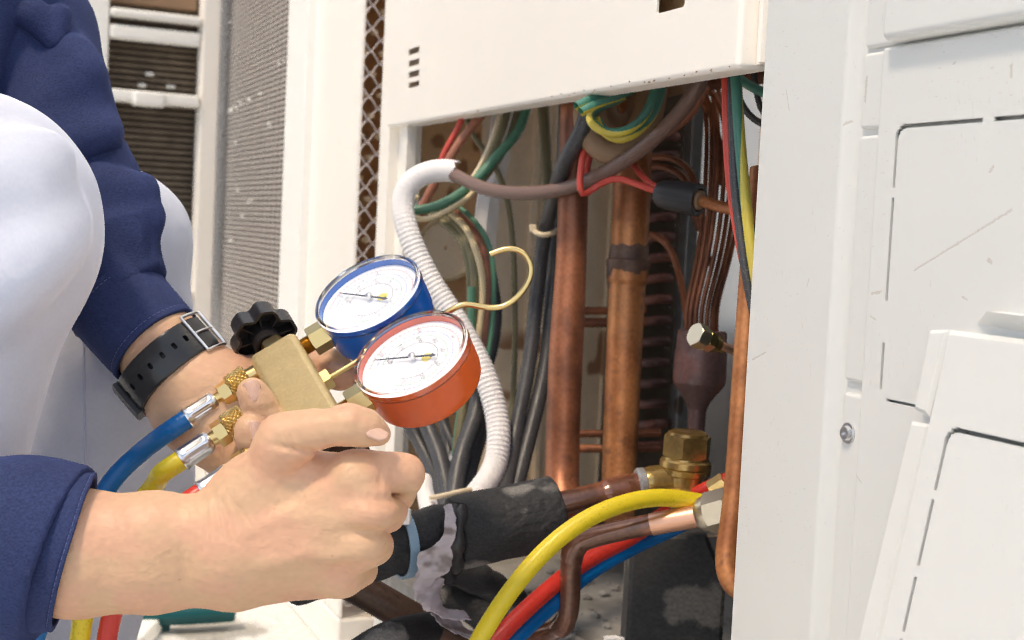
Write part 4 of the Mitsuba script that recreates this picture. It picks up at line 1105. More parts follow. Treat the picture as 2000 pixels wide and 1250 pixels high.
striped([(1125, 208, 0.985), (1150, 196, 0.99), (1185, 184, 1.0), (1230, 165, 1.02)], 0.0032, 26, "earth_wire", "upper cut end of striped earth wire below the panel")
striped([(1135, 219, 0.98), (1160, 206, 0.985), (1195, 192, 1.0), (1240, 172, 1.02)], 0.0032, 26, "earth_wire", "lower cut end of striped earth wire below the panel")
for rows, r, lab in (
    ([(1146, 170, 1.08), (1140, 230, 1.075), (1152, 272, 1.07), (1180, 297, 1.065), (1215, 300, 1.065), (1248, 280, 1.07), (1272, 235, 1.08), (1285, 170, 1.09)], 0.0082, "outermost loop of the coiled tan cable below the panel"),
    ([(1172, 170, 1.10), (1166, 225, 1.095), (1182, 262, 1.09), (1210, 272, 1.09), (1238, 255, 1.095), (1256, 215, 1.10), (1264, 160, 1.11)], 0.0078, "middle loop of the coiled tan cable below the panel"),
    ([(1196, 170, 1.13), (1192, 210, 1.125), (1204, 236, 1.12), (1222, 238, 1.12), (1238, 215, 1.125), (1244, 165, 1.13)], 0.0070, "inner loop of the coiled tan cable below the panel"),
    ([(1150, 205, 1.15), (1200, 186, 1.14), (1270, 175, 1.12), (1340, 160, 1.10)], 0.0085, "tan cable crossing behind the coil below the panel"),
):
    put("coiled_cable", tube(pts(rows), r, 20, 0.004), "cable_tan", label=lab, category="cable")

put("cable_tie", tube(pts([(1040, 447, 1.165), (1048, 455, 1.155), (1062, 459, 1.15), (1078, 456, 1.155), (1091, 447, 1.165)]), 0.0022, 10), "tie_cream", label="cream cable tie around the two black cables", category="cable tie")
put("cable_tie_001__head", rbox([-0.003, -0.003, -0.003], [0.003, 0.003, 0.0035], 0.0008).transform(frame_matrix(at(1041, 447, 1.16), RIGHT, np.cross(UP, RIGHT), UP)), "tie_cream")
put("cable_tie", tube(pts([(842, 972, 1.09), (865, 968, 1.08), (890, 962, 1.075), (920, 956, 1.08)]), 0.0020, 10), "tie_cream", label="cream cable tie at the foot of the white conduit", category="cable tie")
put("white_cable", tube(pts([(826, 935, 1.12), (830, 960, 1.11), (836, 985, 1.10), (846, 1015, 1.08)]), 0.0075, 16, wobble=0.3), "conduit_white", label="short white cord hanging between the fist and the black cables", category="cord")

# white corrugated conduit, hollow at its torn upper end
crow = [(884, 334, 1.195), (868, 333, 1.197), (838, 337, 1.20), (806, 354, 1.20), (788, 388, 1.20), (793, 440, 1.195), (816, 500, 1.19), (848, 560, 1.185), (884, 614, 1.18), (922, 680, 1.17), (950, 740, 1.16), (970, 810, 1.15), (974, 860, 1.14), (966, 910, 1.13), (944, 950, 1.115), (915, 985, 1.10)]
q = spline(pts(crow), 0.0008)
t, A, B = frames(q)
L = np.arange(len(q)) * 0.0008
amp = 0.00042 * np.clip((L - 0.05) / 0.05, 0.3, 1)
R = 0.0096 + amp * np.sin(L / 0.0040 * 2 * np.pi)
n = 30
th = np.arange(n) * 2 * np.pi / n
ring = np.cos(th)[None, :, None] * A[:, None] + np.sin(th)[None, :, None] * B[:, None]
V = q[:, None] + R[:, None, None] * ring
tear = 0.006 * (meshkit.noise(np.stack([np.cos(th) * 2.2, np.sin(th) * 2.2, th * 0], 1), 5) - 0.5) * 2
V[0] = V[0] - t[0] * tear[:, None]
V[1] = np.where((tear < -0.001)[:, None], V[0] + t[0] * 0.0005, V[1])
inner = [V[0] - (ring[0]) * 0.0009] + [q[k] + 0.0088 * ring[k] for k in range(12, 90, 6)]
V = np.concatenate([np.array(inner)[::-1], V])
put("corrugated_conduit", skin_rings(V, caps=False), "conduit_white", label="white corrugated conduit curving down behind the gauges", category="conduit", smooth=True)
# ---------------------------------------------------------------- manifold gauge set
# Its own axes: ga along the gauge stems, gm along the valve body (towards the second hand wheel), gn out of the dials.
BACK = -FWD
VW = -nrm(ray(640, 720))
VR = nrm(np.cross(UP, VW))
VU = np.cross(VW, VR)
ga = nrm(0.86 * VR + 0.515 * VU)
gm = nrm(0.288 * VR - 0.482 * VU + 0.83 * VW)
gn = nrm(np.cross(ga, gm))
if np.dot(gn, UP) < 0:
    gn = -gn
gm = nrm(np.cross(gn, ga)) if np.dot(np.cross(gn, ga), BACK) > 0 else -nrm(np.cross(gn, ga))
G0 = at(528, 667, 0.845)


def gp(L, s_, h=-0.0105):
    return G0 + ga * L + gm * s_ + gn * h


GS = "manifold_gauge_set"
tag(GS, "brass manifold gauge set with one blue and one orange red gauge, held in both hands", "pressure gauge")
body = rbox([-0.0162, 0.0, -0.021], [0.0152, 0.100, 0.0], 0.0045, 20).transform(frame_matrix(G0, ga, gm, gn))
put(GS + "__body", body, "brass_cast", label="sand cast brass valve body", smooth=40)


def wheel(s0, sgn):
    """Lobed hand wheel: a hollow cap open towards the body, with hub and ribs. sgn = +1: it stands on the +gm end."""
    th = np.linspace(0, 2 * np.pi, 121)[:-1]
    r = 0.0192 + 0.0019 * np.cos(6 * th) - 0.0006 * np.cos(12 * th)
    out = m3.CrossSection([np.stack([r * np.cos(th), r * np.sin(th)], 1)])
    inn = out.offset(-0.0016, m3.JoinType.Round)
    H = 0.0140
    m = m3.Manifold.extrude(out - inn, H)
    rim = m3.Manifold.extrude(out.offset(-0.0008, m3.JoinType.Round), 0.0022).translate([0, 0, H])
    m += m3.Manifold.extrude(out, 0.0022).translate([0, 0, H - 0.0024]) + rim
    m += m3.Manifold.cylinder(H + 0.009, 0.0092, 0.0086, 40).translate([0, 0, -0.009]) - m3.Manifold.cylinder(0.008, 0.0075, 0.0075, 40).translate([0, 0, -0.0095])
    ribs = []
    for k in range(8):
        a = (k + 0.3) * math.pi / 4
        ribs.append(m3.Manifold.cube([0.0120, 0.0010, H - 0.0045], False).translate([0.0075, -0.0005, 0.0035]).rotate([0, 0, math.degrees(a)]))
    cone_ = m3.Manifold.extrude(out.offset(-0.0008, m3.JoinType.Round), H)
    for q_ in ribs:
        m += q_ ^ cone_
    c = gm * sgn
    return mf(m.transform(frame_matrix(gp(-0.0025, s0), ga, np.cross(c, ga), c)))


put(GS + "__hand_wheel", wheel(-0.0190, -1), "plastic_black", label="black ribbed hand wheel at the upper left end", smooth=35)
put(GS + "__hand_wheel", wheel(0.1150, 1), "plastic_black", label="black hand wheel under the right hand", smooth=35)
for s_, sg in ((0.0, -1), (0.100, 1)):
    put(GS + "__gland_nut", hexnut(gp(0, s_), gm * sg, 0.0096, 0.0080, ref=ga), "brass", smooth=25)
    put(GS + "__spindle", lathe([(0.0, 0.001), (0.0, 0.0052), (0.010, 0.0052), (0.010, 0.001)], gp(0, s_ + sg * 0.0078), gm * sg, 24), "brass", smooth=30)


def pressure_gauge(s_, casing, needle, key_label):
    G = put(GS + "__gauge", lathe([(-0.030, 0.0003), (-0.030, 0.0282), (-0.0288, 0.0306), (-0.0262, 0.0322), (-0.022, 0.0331), (-0.0075, 0.0338), (-0.0062, 0.0340), (-0.0056, 0.0340), (-0.0056, 0.0330), (-0.0022, 0.0326), (-0.0022, 0.0321), (-0.0075, 0.0320), (-0.0075, 0.0003)], gp(0.0645, s_, 0), gn, 96, caps=False), casing, label=key_label, smooth=35)
    c = gp(0.0645, s_, 0)
    # printed dial
    rs = np.concatenate([[0.0005], np.linspace(0.02, 1, 12)])
    nn_ = 96
    t = np.linspace(0, 1, nn_ + 1)
    ang = 2 * np.pi * t  # from the stem side (-ga) round
    ring = -np.cos(ang)[:, None] * ga + np.sin(ang)[:, None] * gm
    V = c + gn * -0.0060 + (rs[:, None, None] * 0.0318) * ring[None]
    uv = np.stack([np.repeat(rs, nn_ + 1), np.tile(t, len(rs))], 1)
    put(G + "__dial", skin_rings(V, caps=False, closed_ring=False), "dial_print", smooth=True, uv=uv)
    # numerals round the scale
    words = []
    for k, num in enumerate(("0", "20", "40", "60", "80", "100", "120", "140")):
        tm = meshkit.text_mesh(num, 0.0026, 0.00006)
        tm.vertices -= (tm.bounds.mean(0) * [1, 1, 0])
        a = 2 * np.pi * (0.13 + k * 0.106)
        o_ = c + gn * -0.0059 + 0.54 * 0.0318 * (-np.cos(a) * ga + np.sin(a) * gm)
        Mx = np.eye(4)
        gx = nrm(np.cross(ga, gn))
        Mx[:3] = frame_matrix(o_, gx, ga, gn)
        tm.apply_transform(Mx)
        words.append(tm)
    for k, num in enumerate(("-30", "0", "50", "100", "150")):
        tm = meshkit.text_mesh(num, 0.0019, 0.00006)
        tm.vertices -= (tm.bounds.mean(0) * [1, 1, 0])
        a = 2 * np.pi * (0.16 + k * 0.17)
        o_ = c + gn * -0.0059 + 0.80 * 0.0318 * (-np.cos(a) * ga + np.sin(a) * gm)
        Mx = np.eye(4)
        Mx[:3] = frame_matrix(o_, nrm(np.cross(ga, gn)), ga, gn)
        tm.apply_transform(Mx)
        words.append(tm)
    put(G + "__numerals", cat(*words), "print_grey", smooth=False)
    put(G + "__emblem", lathe([(0, 0.0001), (0, 0.0036), (0.0001, 0.0036), (0.0001, 0.0001)], c + gn * -0.0058 + ga * 0.0065 + gm * 0.004, gn, 6), "dial_yellow", smooth=False)
    # needle: long thin pointer, short arrow tail, hub
    d = nrm(ga * needle[0] + gm * needle[1])
    e = np.cross(gn, d)
    ln = [(-0.0150, 0.0), (-0.0118, 0.0017), (-0.0122, 0.0006), (0.0, 0.00055), (0.0255, 0.00016), (0.0255, -0.00016), (0.0, -0.00055), (-0.0122, -0.0006), (-0.0118, -0.0017)]
    nd = m3.Manifold.extrude(m3.CrossSection([ln[::-1]]), 0.0004)
    if nd.is_empty() or nd.volume() <= 0:
        nd = m3.Manifold.extrude(m3.CrossSection([ln]), 0.0004)
    put(G + "__needle", nd.transform(frame_matrix(c + gn * -0.0036, d, e, gn)), "needle_black", smooth=False)
    put(G + "__hub", lathe([(-0.0055, 0.0012), (-0.0032, 0.0016), (-0.0032, 0.0022), (-0.0018, 0.0022), (-0.0012, 0.0014), (-0.0010, 0.0001)], c, gn, 24), "steel", smooth=35)
    put(G + "__lens", lathe([(0.0010, 0.0001), (0.0009, 0.016), (0.0005, 0.0317)], c, gn, 72, caps=False), "lens_clear", smooth=True)
    rim = lathe([(-0.0056, 0.0331), (-0.0056, 0.0341), (-0.0049, 0.0345), (-0.0002, 0.0344), (0.0008, 0.0338), (0.0010, 0.0328), (0.0006, 0.0320), (-0.0004, 0.0318), (-0.0016, 0.0329), (-0.0042, 0.0331), (-0.0056, 0.0331)], c, gn, 96, caps=False)
    rim2 = lathe([(-0.0052, 0.0321), (0.0004, 0.0318), (0.0014, 0.0312)], c, gn, 96, caps=False)
    put(G + "__rim", rim, "rim_solid", smooth=30)
    put(G + "__stem_nut", hexnut(gp(0.0205, s_), ga, 0.0092, 0.0125, ref=gn + 0.5 * gm), "brass", smooth=25)
    L = np.linspace(0.0135, 0.0207, 44)
    put(G + "__stem_thread", lathe([(x, 0.0052 + 0.00045 * math.sin(k * math.pi / 2)) for k, x in enumerate(L)], gp(0, s_), ga, 32), "brass", smooth=20)
    return G


pressure_gauge(0.008, "gauge_blue", (-0.55, -0.84), "gauge with a blue casing")
pressure_gauge(0.085, "gauge_red", (-0.75, -0.66), "gauge with an orange red casing")

# hanging hook of brass rod
put(GS + "__hook_nut", hexnut(gp(0.0138, 0.050), ga, 0.0068, 0.0062, ref=gn), "brass", smooth=25)
h0 = gp(0.018, 0.050)
hook = np.vstack([h0, h0 + ga * 0.03, h0 + ga * 0.055, at(880, 606, 0.812), at(906, 595, 0.812), at(945, 600, 0.812), at(985, 597, 0.812), at(1020, 569, 0.812), at(1037, 527, 0.812), at(1022, 495, 0.812), at(992, 486, 0.812), at(957, 497, 0.812)])
hq = spline(hook, 0.0015)
ht, hA, hB = frames(hq)
th = np.arange(16) * 2 * np.pi / 16
ring = np.cos(th)[None, :, None] * hA[:, None] + np.sin(th)[None, :, None] * hB[:, None]
V = hq[:, None] + 0.00172 * ring
V = np.concatenate([V, (hq[-1] + 0.0012 * ring[-1])[None], (hq[-1] - ht[-1] * 0.006 + 0.0011 * ring[-1])[None]])
put(GS + "__hook", skin_rings(V), "brass", label="curled brass hanging hook", smooth=40)


# ---------------------------------------------------------------- charging hoses
def knurled(o_, axis, r, h):
    axis = nrm(axis)
    a = gn
    b = np.cross(axis, a)
    n, m_ = 150, 30
    th_ = np.arange(n) * 2 * np.pi / n
    rows_ = []
    for k in range(m_ + 1):
        x = h * k / m_
        e_ = min(1.0, 12 * min(k, m_ - k) / m_)
        rr = r - 0.0006 * (1 - e_) + 0.0008 * e_ * np.maximum(np.cos(18 * th_ + x * 2300), np.cos(18 * th_ - x * 2300))
        rows_.append(o_ + axis * x + rr[:, None] * (np.cos(th_)[:, None] * a + np.sin(th_)[:, None] * b))
    return skin_rings(np.array(rows_))


def ferrule(o_, axis, r, h):
    axis = nrm(axis)
    a = gn
    b = np.cross(axis, a)
    n = 96
    th_ = np.arange(n) * 2 * np.pi / n
    rows_ = []
    prof = [(0, 0.55, 0), (0.0006, 0.80, 0), (0.0022, 0.98, 0), (0.0042, 1.02, 0.2), (0.006, 1.0, 1), (h - 0.005, 1.0, 1), (h - 0.003, 1.03, 0.2), (h - 0.0016, 1.06, 0), (h - 0.0008, 1.12, 0), (h, 1.10, 0), (h, 0.80, 0)]
    for x, s_, fl_ in prof:
        flute = np.clip(np.cos(8 * th_) * 2.2, -1, 1)
        rr = r * s_ * (1 - 0.035 * fl_ * (1 - flute) / 2 * 1.6)
        rows_.append(o_ + axis * x + rr[:, None] * (np.cos(th_)[:, None] * a + np.sin(th_)[:, None] * b))
    return skin_rings(np.array(rows_))


def hose(key, mat, s_, L0, rows, label):
    tag(key, label, "hose")
    ax_ = nrm(-ga + 0.10 * gm)
    o_ = gp(-0.0138, s_)
    put(GS + "__port", lathe([(0, 0.001), (0, 0.0055), (L0 - 0.0138, 0.0055), (L0 - 0.0138, 0.001)], o_, -ga, 24), "brass", smooth=30)
    o_ = gp(-L0, s_)
    put(key + "__knurled_nut", knurled(o_, ax_, 0.0082, 0.0132), "brass", smooth=25)
    put(key + "__hex_nut", hexnut(o_ + ax_ * 0.0132, ax_, 0.0080, 0.0066, ref=gn + 0.3 * gm), "brass", smooth=25)
    put(key + "__neck", lathe([(0, 0.001), (0, 0.0046), (0.0035, 0.0042), (0.0035, 0.001)], o_ + ax_ * 0.0197, ax_, 24), "brass", smooth=30)
    put(key + "__ferrule", ferrule(o_ + ax_ * 0.0228, ax_, 0.0066, 0.0205), "steel", smooth=30)
    e_ = o_ + ax_ * 0.0425
    path = np.vstack([e_ - ax_ * 0.002, e_ + ax_ * 0.013, pts(rows[1:])])
    q_ = spline(path, 0.003)
    t, A, B = frames(q_)
    n = 24
    th_ = np.arange(n + 1) * 2 * np.pi / n
    V_ = q_[:, None] + 0.0059 * (np.cos(th_)[None, :, None] * A[:, None] + np.sin(th_)[None, :, None] * B[:, None])
    uv = np.stack([np.repeat(np.arange(len(q_)) * 0.003, n + 1), np.tile(th_ / (2 * np.pi), len(q_))], 1)
    put(key + "__tube", skin_rings(V_, caps=False, closed_ring=False), mat, smooth=True, uv=uv)


hose("charging_hose", "hose_blue", 0.006, 0.022, [(322, 846, 0.855), (270, 888, 0.85), (215, 945, 0.845), (160, 1050, 0.835), (100, 1170, 0.825), (64, 1260, 0.82), (60, 1420, 0.84), (220, 1620, 0.90), (600, 1680, 0.95), (860, 1440, 0.93), (985, 1270, 0.935), (1060, 1197, 0.96), (1140, 1126, 0.985), (1210, 1082, 1.0), (1270, 1052, 1.01), (1330, 1024, 1.01), (1400, 985, 1.0), (1450, 960, 0.99)],
     "blue charging hose from the left hand fitting, looping to the valve behind the copper pipe")
hose("charging_hose", "hose_yellow", 0.040, 0.034, [(350, 905, 0.832), (300, 950, 0.828), (235, 1030, 0.825), (185, 1120, 0.825), (160, 1220, 0.825), (165, 1400, 0.85), (320, 1560, 0.90), (640, 1600, 0.93), (840, 1420, 0.90), (940, 1243, 0.885), (1010, 1138, 0.895), (1080, 1062, 0.905), (1150, 1012, 0.915), (1220, 983, 0.925), (1290, 972, 0.935), (1350, 978, 0.945), (1400, 985, 0.955), (1450, 990, 0.96)],
     "yellow charging hose arching in front of the copper liquid pipe")
hose("charging_hose", "hose_red", 0.078, 0.030, [(395, 968, 0.80), (330, 1030, 0.80), (262, 1110, 0.815), (222, 1190, 0.825), (205, 1280, 0.83), (220, 1430, 0.85), (380, 1580, 0.90), (660, 1620, 0.94), (860, 1400, 0.92), (975, 1244, 0.925), (1050, 1170, 0.95), (1110, 1120, 0.975), (1170, 1082, 0.99), (1230, 1050, 1.0), (1290, 1010, 1.0), (1345, 976, 0.99), (1400, 948, 0.97), (1440, 932, 0.96)],
     "red charging hose running between the yellow and the blue hose")
vn = at(1392, 962, 0.958)
put("hose_nut", cat(hexnut(vn, nrm(at(1420, 944, 0.955) - vn), 0.0085, 0.012, ref=UP)), "brass", label="brass hose nut half hidden behind the orange copper pipe", category="nut", smooth=25)

# teal hose lying on the floor behind the forearm
fl_ = [on_z(px, py, 0.022) for px, py in ((175, 1198), (250, 1201), (330, 1201), (400, 1198), (455, 1194))]
th_ = put("teal_hose", tube(np.array(fl_), lambda s_, t_: 0.0125 + 0.0022 * smooth01((t_ - s_ - 0.10) / 0.05), 24, 0.004), "hose_teal", label="dark teal hose end lying on the floor under the forearm", category="hose")
kb = on_z(318, 1218, 0.008)
put(th_ + "__knob", lathe([(0, 0.0005), (0.0, 0.009), (0.006, 0.009), (0.008, 0.006), (0.008, 0.0005)], kb + [0, 0, -0.007], [0, 0, 1], 20), "hose_teal")
wp = on_z(262, 1238, 0.01)
put("white_block", rbox([-0.02, -0.05, 0], [0.02, 0.05, 0.02], 0.003).transform(frame_matrix(on_z(268, 1250, 0.0), nrm([RIGHT[0], RIGHT[1], 0]), np.cross([0, 0, 1.0], nrm([RIGHT[0], RIGHT[1], 0])), np.array([0, 0, 1.0]))), "paint_bright", label="white block on the floor below the teal hose", category="block")
# ---------------------------------------------------------------- the person
PE = "person"
tag(PE, "person squatting in navy shirt and white trousers, both hands on the gauge set", "person")
MM = 0.001


def bounds(rows, pad):
    p_ = np.array([r[0] for r in rows])
    return p_.min(0) - pad, p_.max(0) + pad


def J(px, py, D, r):
    return (at(px, py, D), r * MM)


# right hand, gripping the near hand wheel: back of the hand to the camera
fore_a = [J(-260, 1070, 0.728, 28), J(-60, 1062, 0.717, 27), J(150, 1056, 0.708, 23.5), J(300, 1046, 0.706, 20.0), J(425, 1034, 0.705, 16.0)]
fore_b = [J(-260, 1090, 0.732, 28), J(-60, 1094, 0.720, 27), J(150, 1102, 0.712, 24), J(300, 1106, 0.712, 21), J(440, 1110, 0.714, 17.5)]
wrist = J(455, 1072, 0.711, 19)
index = [J(694, 930, 0.700, 12.0), J(788, 926, 0.714, 10.3), J(776, 965, 0.748, 9.0), J(735, 948, 0.765, 8.0)]
middle = [J(722, 992, 0.697, 12.6), J(756, 1000, 0.733, 10.4), J(722, 990, 0.760, 9.0), J(688, 965, 0.765, 8.0)]
ringf = [J(704, 1062, 0.700, 12.2), J(730, 1066, 0.738, 9.8), J(700, 1050, 0.762, 8.6), J(668, 1022, 0.765, 7.8)]
pinky = [J(664, 1122, 0.712, 10.8), J(704, 1112, 0.744, 8.6), J(678, 1092, 0.764, 7.4), J(650, 1066, 0.768, 6.8)]
thumb = [J(490, 975, 0.712, 15), J(556, 862, 0.695, 11.2), J(612, 840, 0.690, 8.8), J(682, 829, 0.690, 9.2), J(714, 836, 0.693, 8.0), J(740, 848, 0.697, 5.8)]
allj = fore_a[1:] + index + middle + ringf + pinky + thumb
H = Field(*bounds(allj, 0.035), 0.00105)
H.chain(fore_a, 0.012).chain(fore_b, 0.014)
H.cone(*fore_a[-1], *wrist, 0.012).cone(*fore_b[-1], *wrist, 0.012)
for f, rr in ((index, 11.6), (middle, 11.8), (ringf, 11.4), (pinky, 10.2)):
    H.cone(*wrist, f[0][0], rr * MM, 0.012)
H.cone(wrist[0], 0.019, thumb[0][0], 0.018, 0.014)
H.cone(*J(480, 1104, 0.722, 20), *J(650, 1120, 0.732, 13), 0.012)
H.cone(*J(500, 1060, 0.728, 19), *J(650, 1020, 0.735, 15), 0.012)
H.cone(*J(505, 975, 0.716, 19), *J(605, 928, 0.714, 12), 0.012)
H.cone(*J(560, 942, 0.712, 13), *J(665, 932, 0.708, 10.5), 0.010)
fing = H.twin()
for n_, f in enumerate((index, middle, ringf, pinky)):
    g = H.twin()
    g.chain(f, 0.003)
    # fuller flesh between the joints
    for (p0, r0), (p1, r1) in zip(f[:-1], f[1:]):
        g.cone(p0 + 0.25 * (p1 - p0), 0.985 * r0, p0 + 0.75 * (p1 - p0), 0.99 * (0.4 * r0 + 0.6 * r1), 0.003)
    fing.join(g, 0.0004)
H.join(fing, 0.0045)
tb = H.twin()
tb.chain(thumb[1:], 0.006)
H.join(tb, 0.003)
H.cone(*thumb[0], *thumb[1], 0.014)
# tendons, wrist bone, knuckles
for f, w_ in ((index, 1.0), (middle, 1.0), (ringf, 0.8)):
    k = f[0][0]
    mid = 0.5 * (wrist[0] + k) - FWD * 0.0068
    H.cone(wrist[0] - FWD * 0.0105, 0.0050, mid, 0.0040, 0.006).cone(mid, 0.0040, k - FWD * 0.0072 * w_, 0.0056, 0.006)
for f, r_ in ((index, 10.4), (middle, 10.6), (ringf, 9.8), (pinky, 8.6)):
    H.cone(f[0][0] - FWD * 0.0034, r_ * MM, f[0][0] - FWD * 0.0030 + 0.12 * (f[1][0] - f[0][0]), r_ * MM, 0.007)
for rows_ in (((470, 1040), (560, 1010), (640, 1012)), ((520, 1100), (600, 1075), (660, 1092))):
    vv = [at(x_, y_, 0.6905) for x_, y_ in rows_]
    for a_, b_ in zip(vv[:-1], vv[1:]):
        H.cone(a_, 0.0022, b_, 0.0020, 0.006)
H.cone(*J(432, 1098, 0.700, 8.5), *J(452, 1096, 0.700, 8.0), 0.010)
cre = [(J(592, 858, 0.688, 0)[0], J(588, 905, 0.690, 0)[0])]


def creases(p_):
    """Skin folds across the thumb web, the wrist and the finger joints."""
    out = np.zeros(len(p_))
    cam = np.stack([(p_ - EYE) @ RIGHT, (p_ - EYE) @ UP], 1)

    def fold(a, b, depth, width):
        a, b = a[0] - EYE, b[0] - EYE
        a2, b2 = np.array([a @ RIGHT, a @ UP]), np.array([b @ RIGHT, b @ UP])
        d = b2 - a2
        t = np.clip(((cam - a2) @ d) / (d @ d), 0, 1)
        dist = np.linalg.norm(cam - a2 - t[:, None] * d, axis=1)
        return depth * np.exp(-(dist / width) ** 2) * np.sin(np.pi * np.clip(t, 0.04, 0.96)) ** 0.5
    for x0, y0, x1_, y1_, dp in ((552, 842, 566, 872, 0.5), (570, 838, 588, 876, 0.7), (588, 834, 606, 876, 0.5), (604, 838, 622, 874, 0.4), (540, 862, 640, 880, 0.8), (426, 975, 446, 1040, 0.45), (440, 968, 470, 1050, 0.5), (412, 985, 420, 1060, 0.35), (455, 962, 500, 1020, 0.4),
                                 (748, 902, 744, 950, 0.5), (772, 894, 770, 950, 0.3), (690, 812, 696, 858, 0.35), (704, 812, 708, 858, 0.3)):
        out += fold(J(x0, y0, 0.7, 0), J(x1_, y1_, 0.7, 0), dp * 0.0024, 0.0014)
    for x0, y0, x1_, y1_, dp, wd in ((800, 976, 700, 968, 2.6, 0.0036), (776, 1036, 686, 1028, 2.4, 0.0036), (736, 1098, 650, 1094, 2.0, 0.0034)):
        a, b = J(x0, y0, 0.7, 0), J(x1_, y1_, 0.7, 0)
        out += fold(a, b, dp * 0.001, wd)
    out += 0.0009 * (meshkit.fbm(p_ * 70, 3, 3) - 0.5) + 0.0005 * (meshkit.fbm(p_ * 300, 2, 4) - 0.5)
    return out


H.displace(creases, 0.012)
hand_r = H.mesh(3)

# left hand: palm to the camera behind the valve body, thumb and fingers round it
lf = [J(160, 450, 0.905, 24), J(226, 588, 0.883, 23.5), J(309, 675, 0.874, 24.5), J(348, 728, 0.870, 24), J(384, 772, 0.866, 23.5)]
lw = J(390, 775, 0.868, 24)
lmcp = [J(560, 800, 0.868, 11.5), J(556, 835, 0.862, 12), J(535, 868, 0.850, 11.5), J(492, 906, 0.836, 10.5)]
lindex = [lmcp[0], J(600, 822, 0.866, 10.0), J(625, 850, 0.848, 9.0), J(618, 868, 0.832, 8.0)]
lmiddle = [lmcp[1], J(608, 850, 0.832, 10.2), J(590, 850, 0.800, 9.4), J(560, 822, 0.795, 8.4)]
lring = [lmcp[2], J(575, 872, 0.812, 10.2), J(524, 822, 0.792, 9.0), J(504, 787, 0.789, 8.6), J(492, 766, 0.788, 8.0)]
lpinky = [lmcp[3], J(512, 893, 0.800, 9.2), J(494, 858, 0.785, 8.8), J(490, 838, 0.784, 8.4)]
lthumb = [J(440, 744, 0.864, 17), J(520, 724, 0.876, 12), J(596, 708, 0.880, 11.4), J(648, 720, 0.876, 11.6), J(666, 734, 0.872, 9.6)]
allj = lf[1:] + lindex + lmiddle + lring + lpinky + lthumb
K = Field(*bounds(allj, 0.04), 0.0014)
K.chain(lf, 0.012)
K.cone(*J(330, 745, 0.872, 19), *J(395, 830, 0.868, 19), 0.012)
K.cone(*J(390, 705, 0.868, 14), *J(440, 748, 0.864, 17), 0.014)
for f, rr in zip(lmcp, (12, 13, 13, 12)):
    K.cone(*lw, f[0], rr * MM, 0.014)
K.cone(*J(392, 815, 0.862, 22), *J(470, 892, 0.850, 13.5), 0.012)   # heel of the little finger
K.cone(*J(405, 845, 0.858, 16), *J(440, 893, 0.852, 11), 0.012)
K.cone(*J(420, 756, 0.860, 18), *J(505, 748, 0.872, 12), 0.012)    # ball of the thumb
K.cone(*J(440, 790, 0.870, 20), *J(520, 830, 0.868, 16), 0.014)
fing = K.twin()
for f in (lindex, lmiddle, lring, lpinky):
    g = K.twin()
    g.chain(f, 0.003)
    for (p0, r0), (p1, r1) in zip(f[1:-1], f[2:]):
        g.cone(p0 + 0.25 * (p1 - p0), 1.0 * r0, p0 + 0.75 * (p1 - p0), 1.02 * (0.4 * r0 + 0.6 * r1), 0.003)
    fing.join(g, 0.0012)
K.join(fing, 0.007)
tb = K.twin()
tb.chain(lthumb[1:], 0.005)
K.join(tb, 0.008)


def creases_l(p_):
    out = np.zeros(len(p_))
    cam = np.stack([(p_ - EYE) @ RIGHT, (p_ - EYE) @ UP], 1)
    for x0, y0, x1_, y1_, dp, D in ((500, 805, 540, 795, 0.6, 0.79), (508, 818, 545, 806, 0.5, 0.79), (470, 868, 512, 878, 0.5, 0.79), (472, 880, 508, 888, 0.4, 0.79), (410, 700, 470, 722, 0.5, 0.86), (400, 712, 452, 738, 0.4, 0.86), (330, 800, 420, 760, 0.6, 0.86), (345, 815, 430, 785, 0.4, 0.86), (430, 870, 455, 925, 0.5, 0.845)):
        a, b = at(x0, y0, D) - EYE, at(x1_, y1_, D) - EYE
        a2, b2 = np.array([a @ RIGHT, a @ UP]), np.array([b @ RIGHT, b @ UP])
        d = b2 - a2
        t = np.clip(((cam - a2) @ d) / (d @ d), 0, 1)
        dist = np.linalg.norm(cam - a2 - t[:, None] * d, axis=1)
        out += dp * 0.001 * np.exp(-(dist / 0.0011) ** 2)
    return out + 0.0010 * (meshkit.fbm(p_ * 70, 3, 13) - 0.5) + 0.0005 * (meshkit.fbm(p_ * 300, 2, 14) - 0.5)


K.displace(creases_l, 0.012)
hand_l = K.mesh(5)

# the rest of the body (inside the clothes or outside the frame), squatting and facing the cabinet (+y)
hipc = np.array([-0.99, -0.86, 0.30])
chest = np.array([-1.00, -0.68, 0.74])
neck = np.array([-0.995, -0.60, 0.90])
sh_r, sh_l = np.array([-0.80, -0.66, 0.80]), np.array([-1.17, -0.62, 0.80])
elb_r, elb_l = fore_a[0][0] + np.array([-0.01, -0.05, 0.02]), at(70, 280, 0.96)
head = np.array([-0.985, -0.545, 1.03])
kn_r, kn_l = at(-78, 442, 0.79), at(216, 476, 0.965)
an_r, an_l = at(-360, 1500, 0.80), at(120, 1340, 0.985)
B = Field([-1.45, -1.15, 0.0], [-0.55, 0.0, 1.25], 0.0085)
B.cone(hipc, 0.13, chest, 0.125, 0.05).cone(chest, 0.11, neck, 0.055, 0.05).cone(neck, 0.055, head, 0.06, 0.02)
B.cone(head + [0, -0.015, 0.02], 0.083, head + [0, 0.02, -0.06], 0.058, 0.03)
B.cone(head + [0, 0.085, -0.02], 0.012, head + [0, 0.075, 0.01], 0.008, 0.02)
for s_ in (-1, 1):
    B.cone(head + [0.078 * s_, -0.01, 0.0], 0.015, head + [0.080 * s_, -0.012, -0.02], 0.012, 0.01)
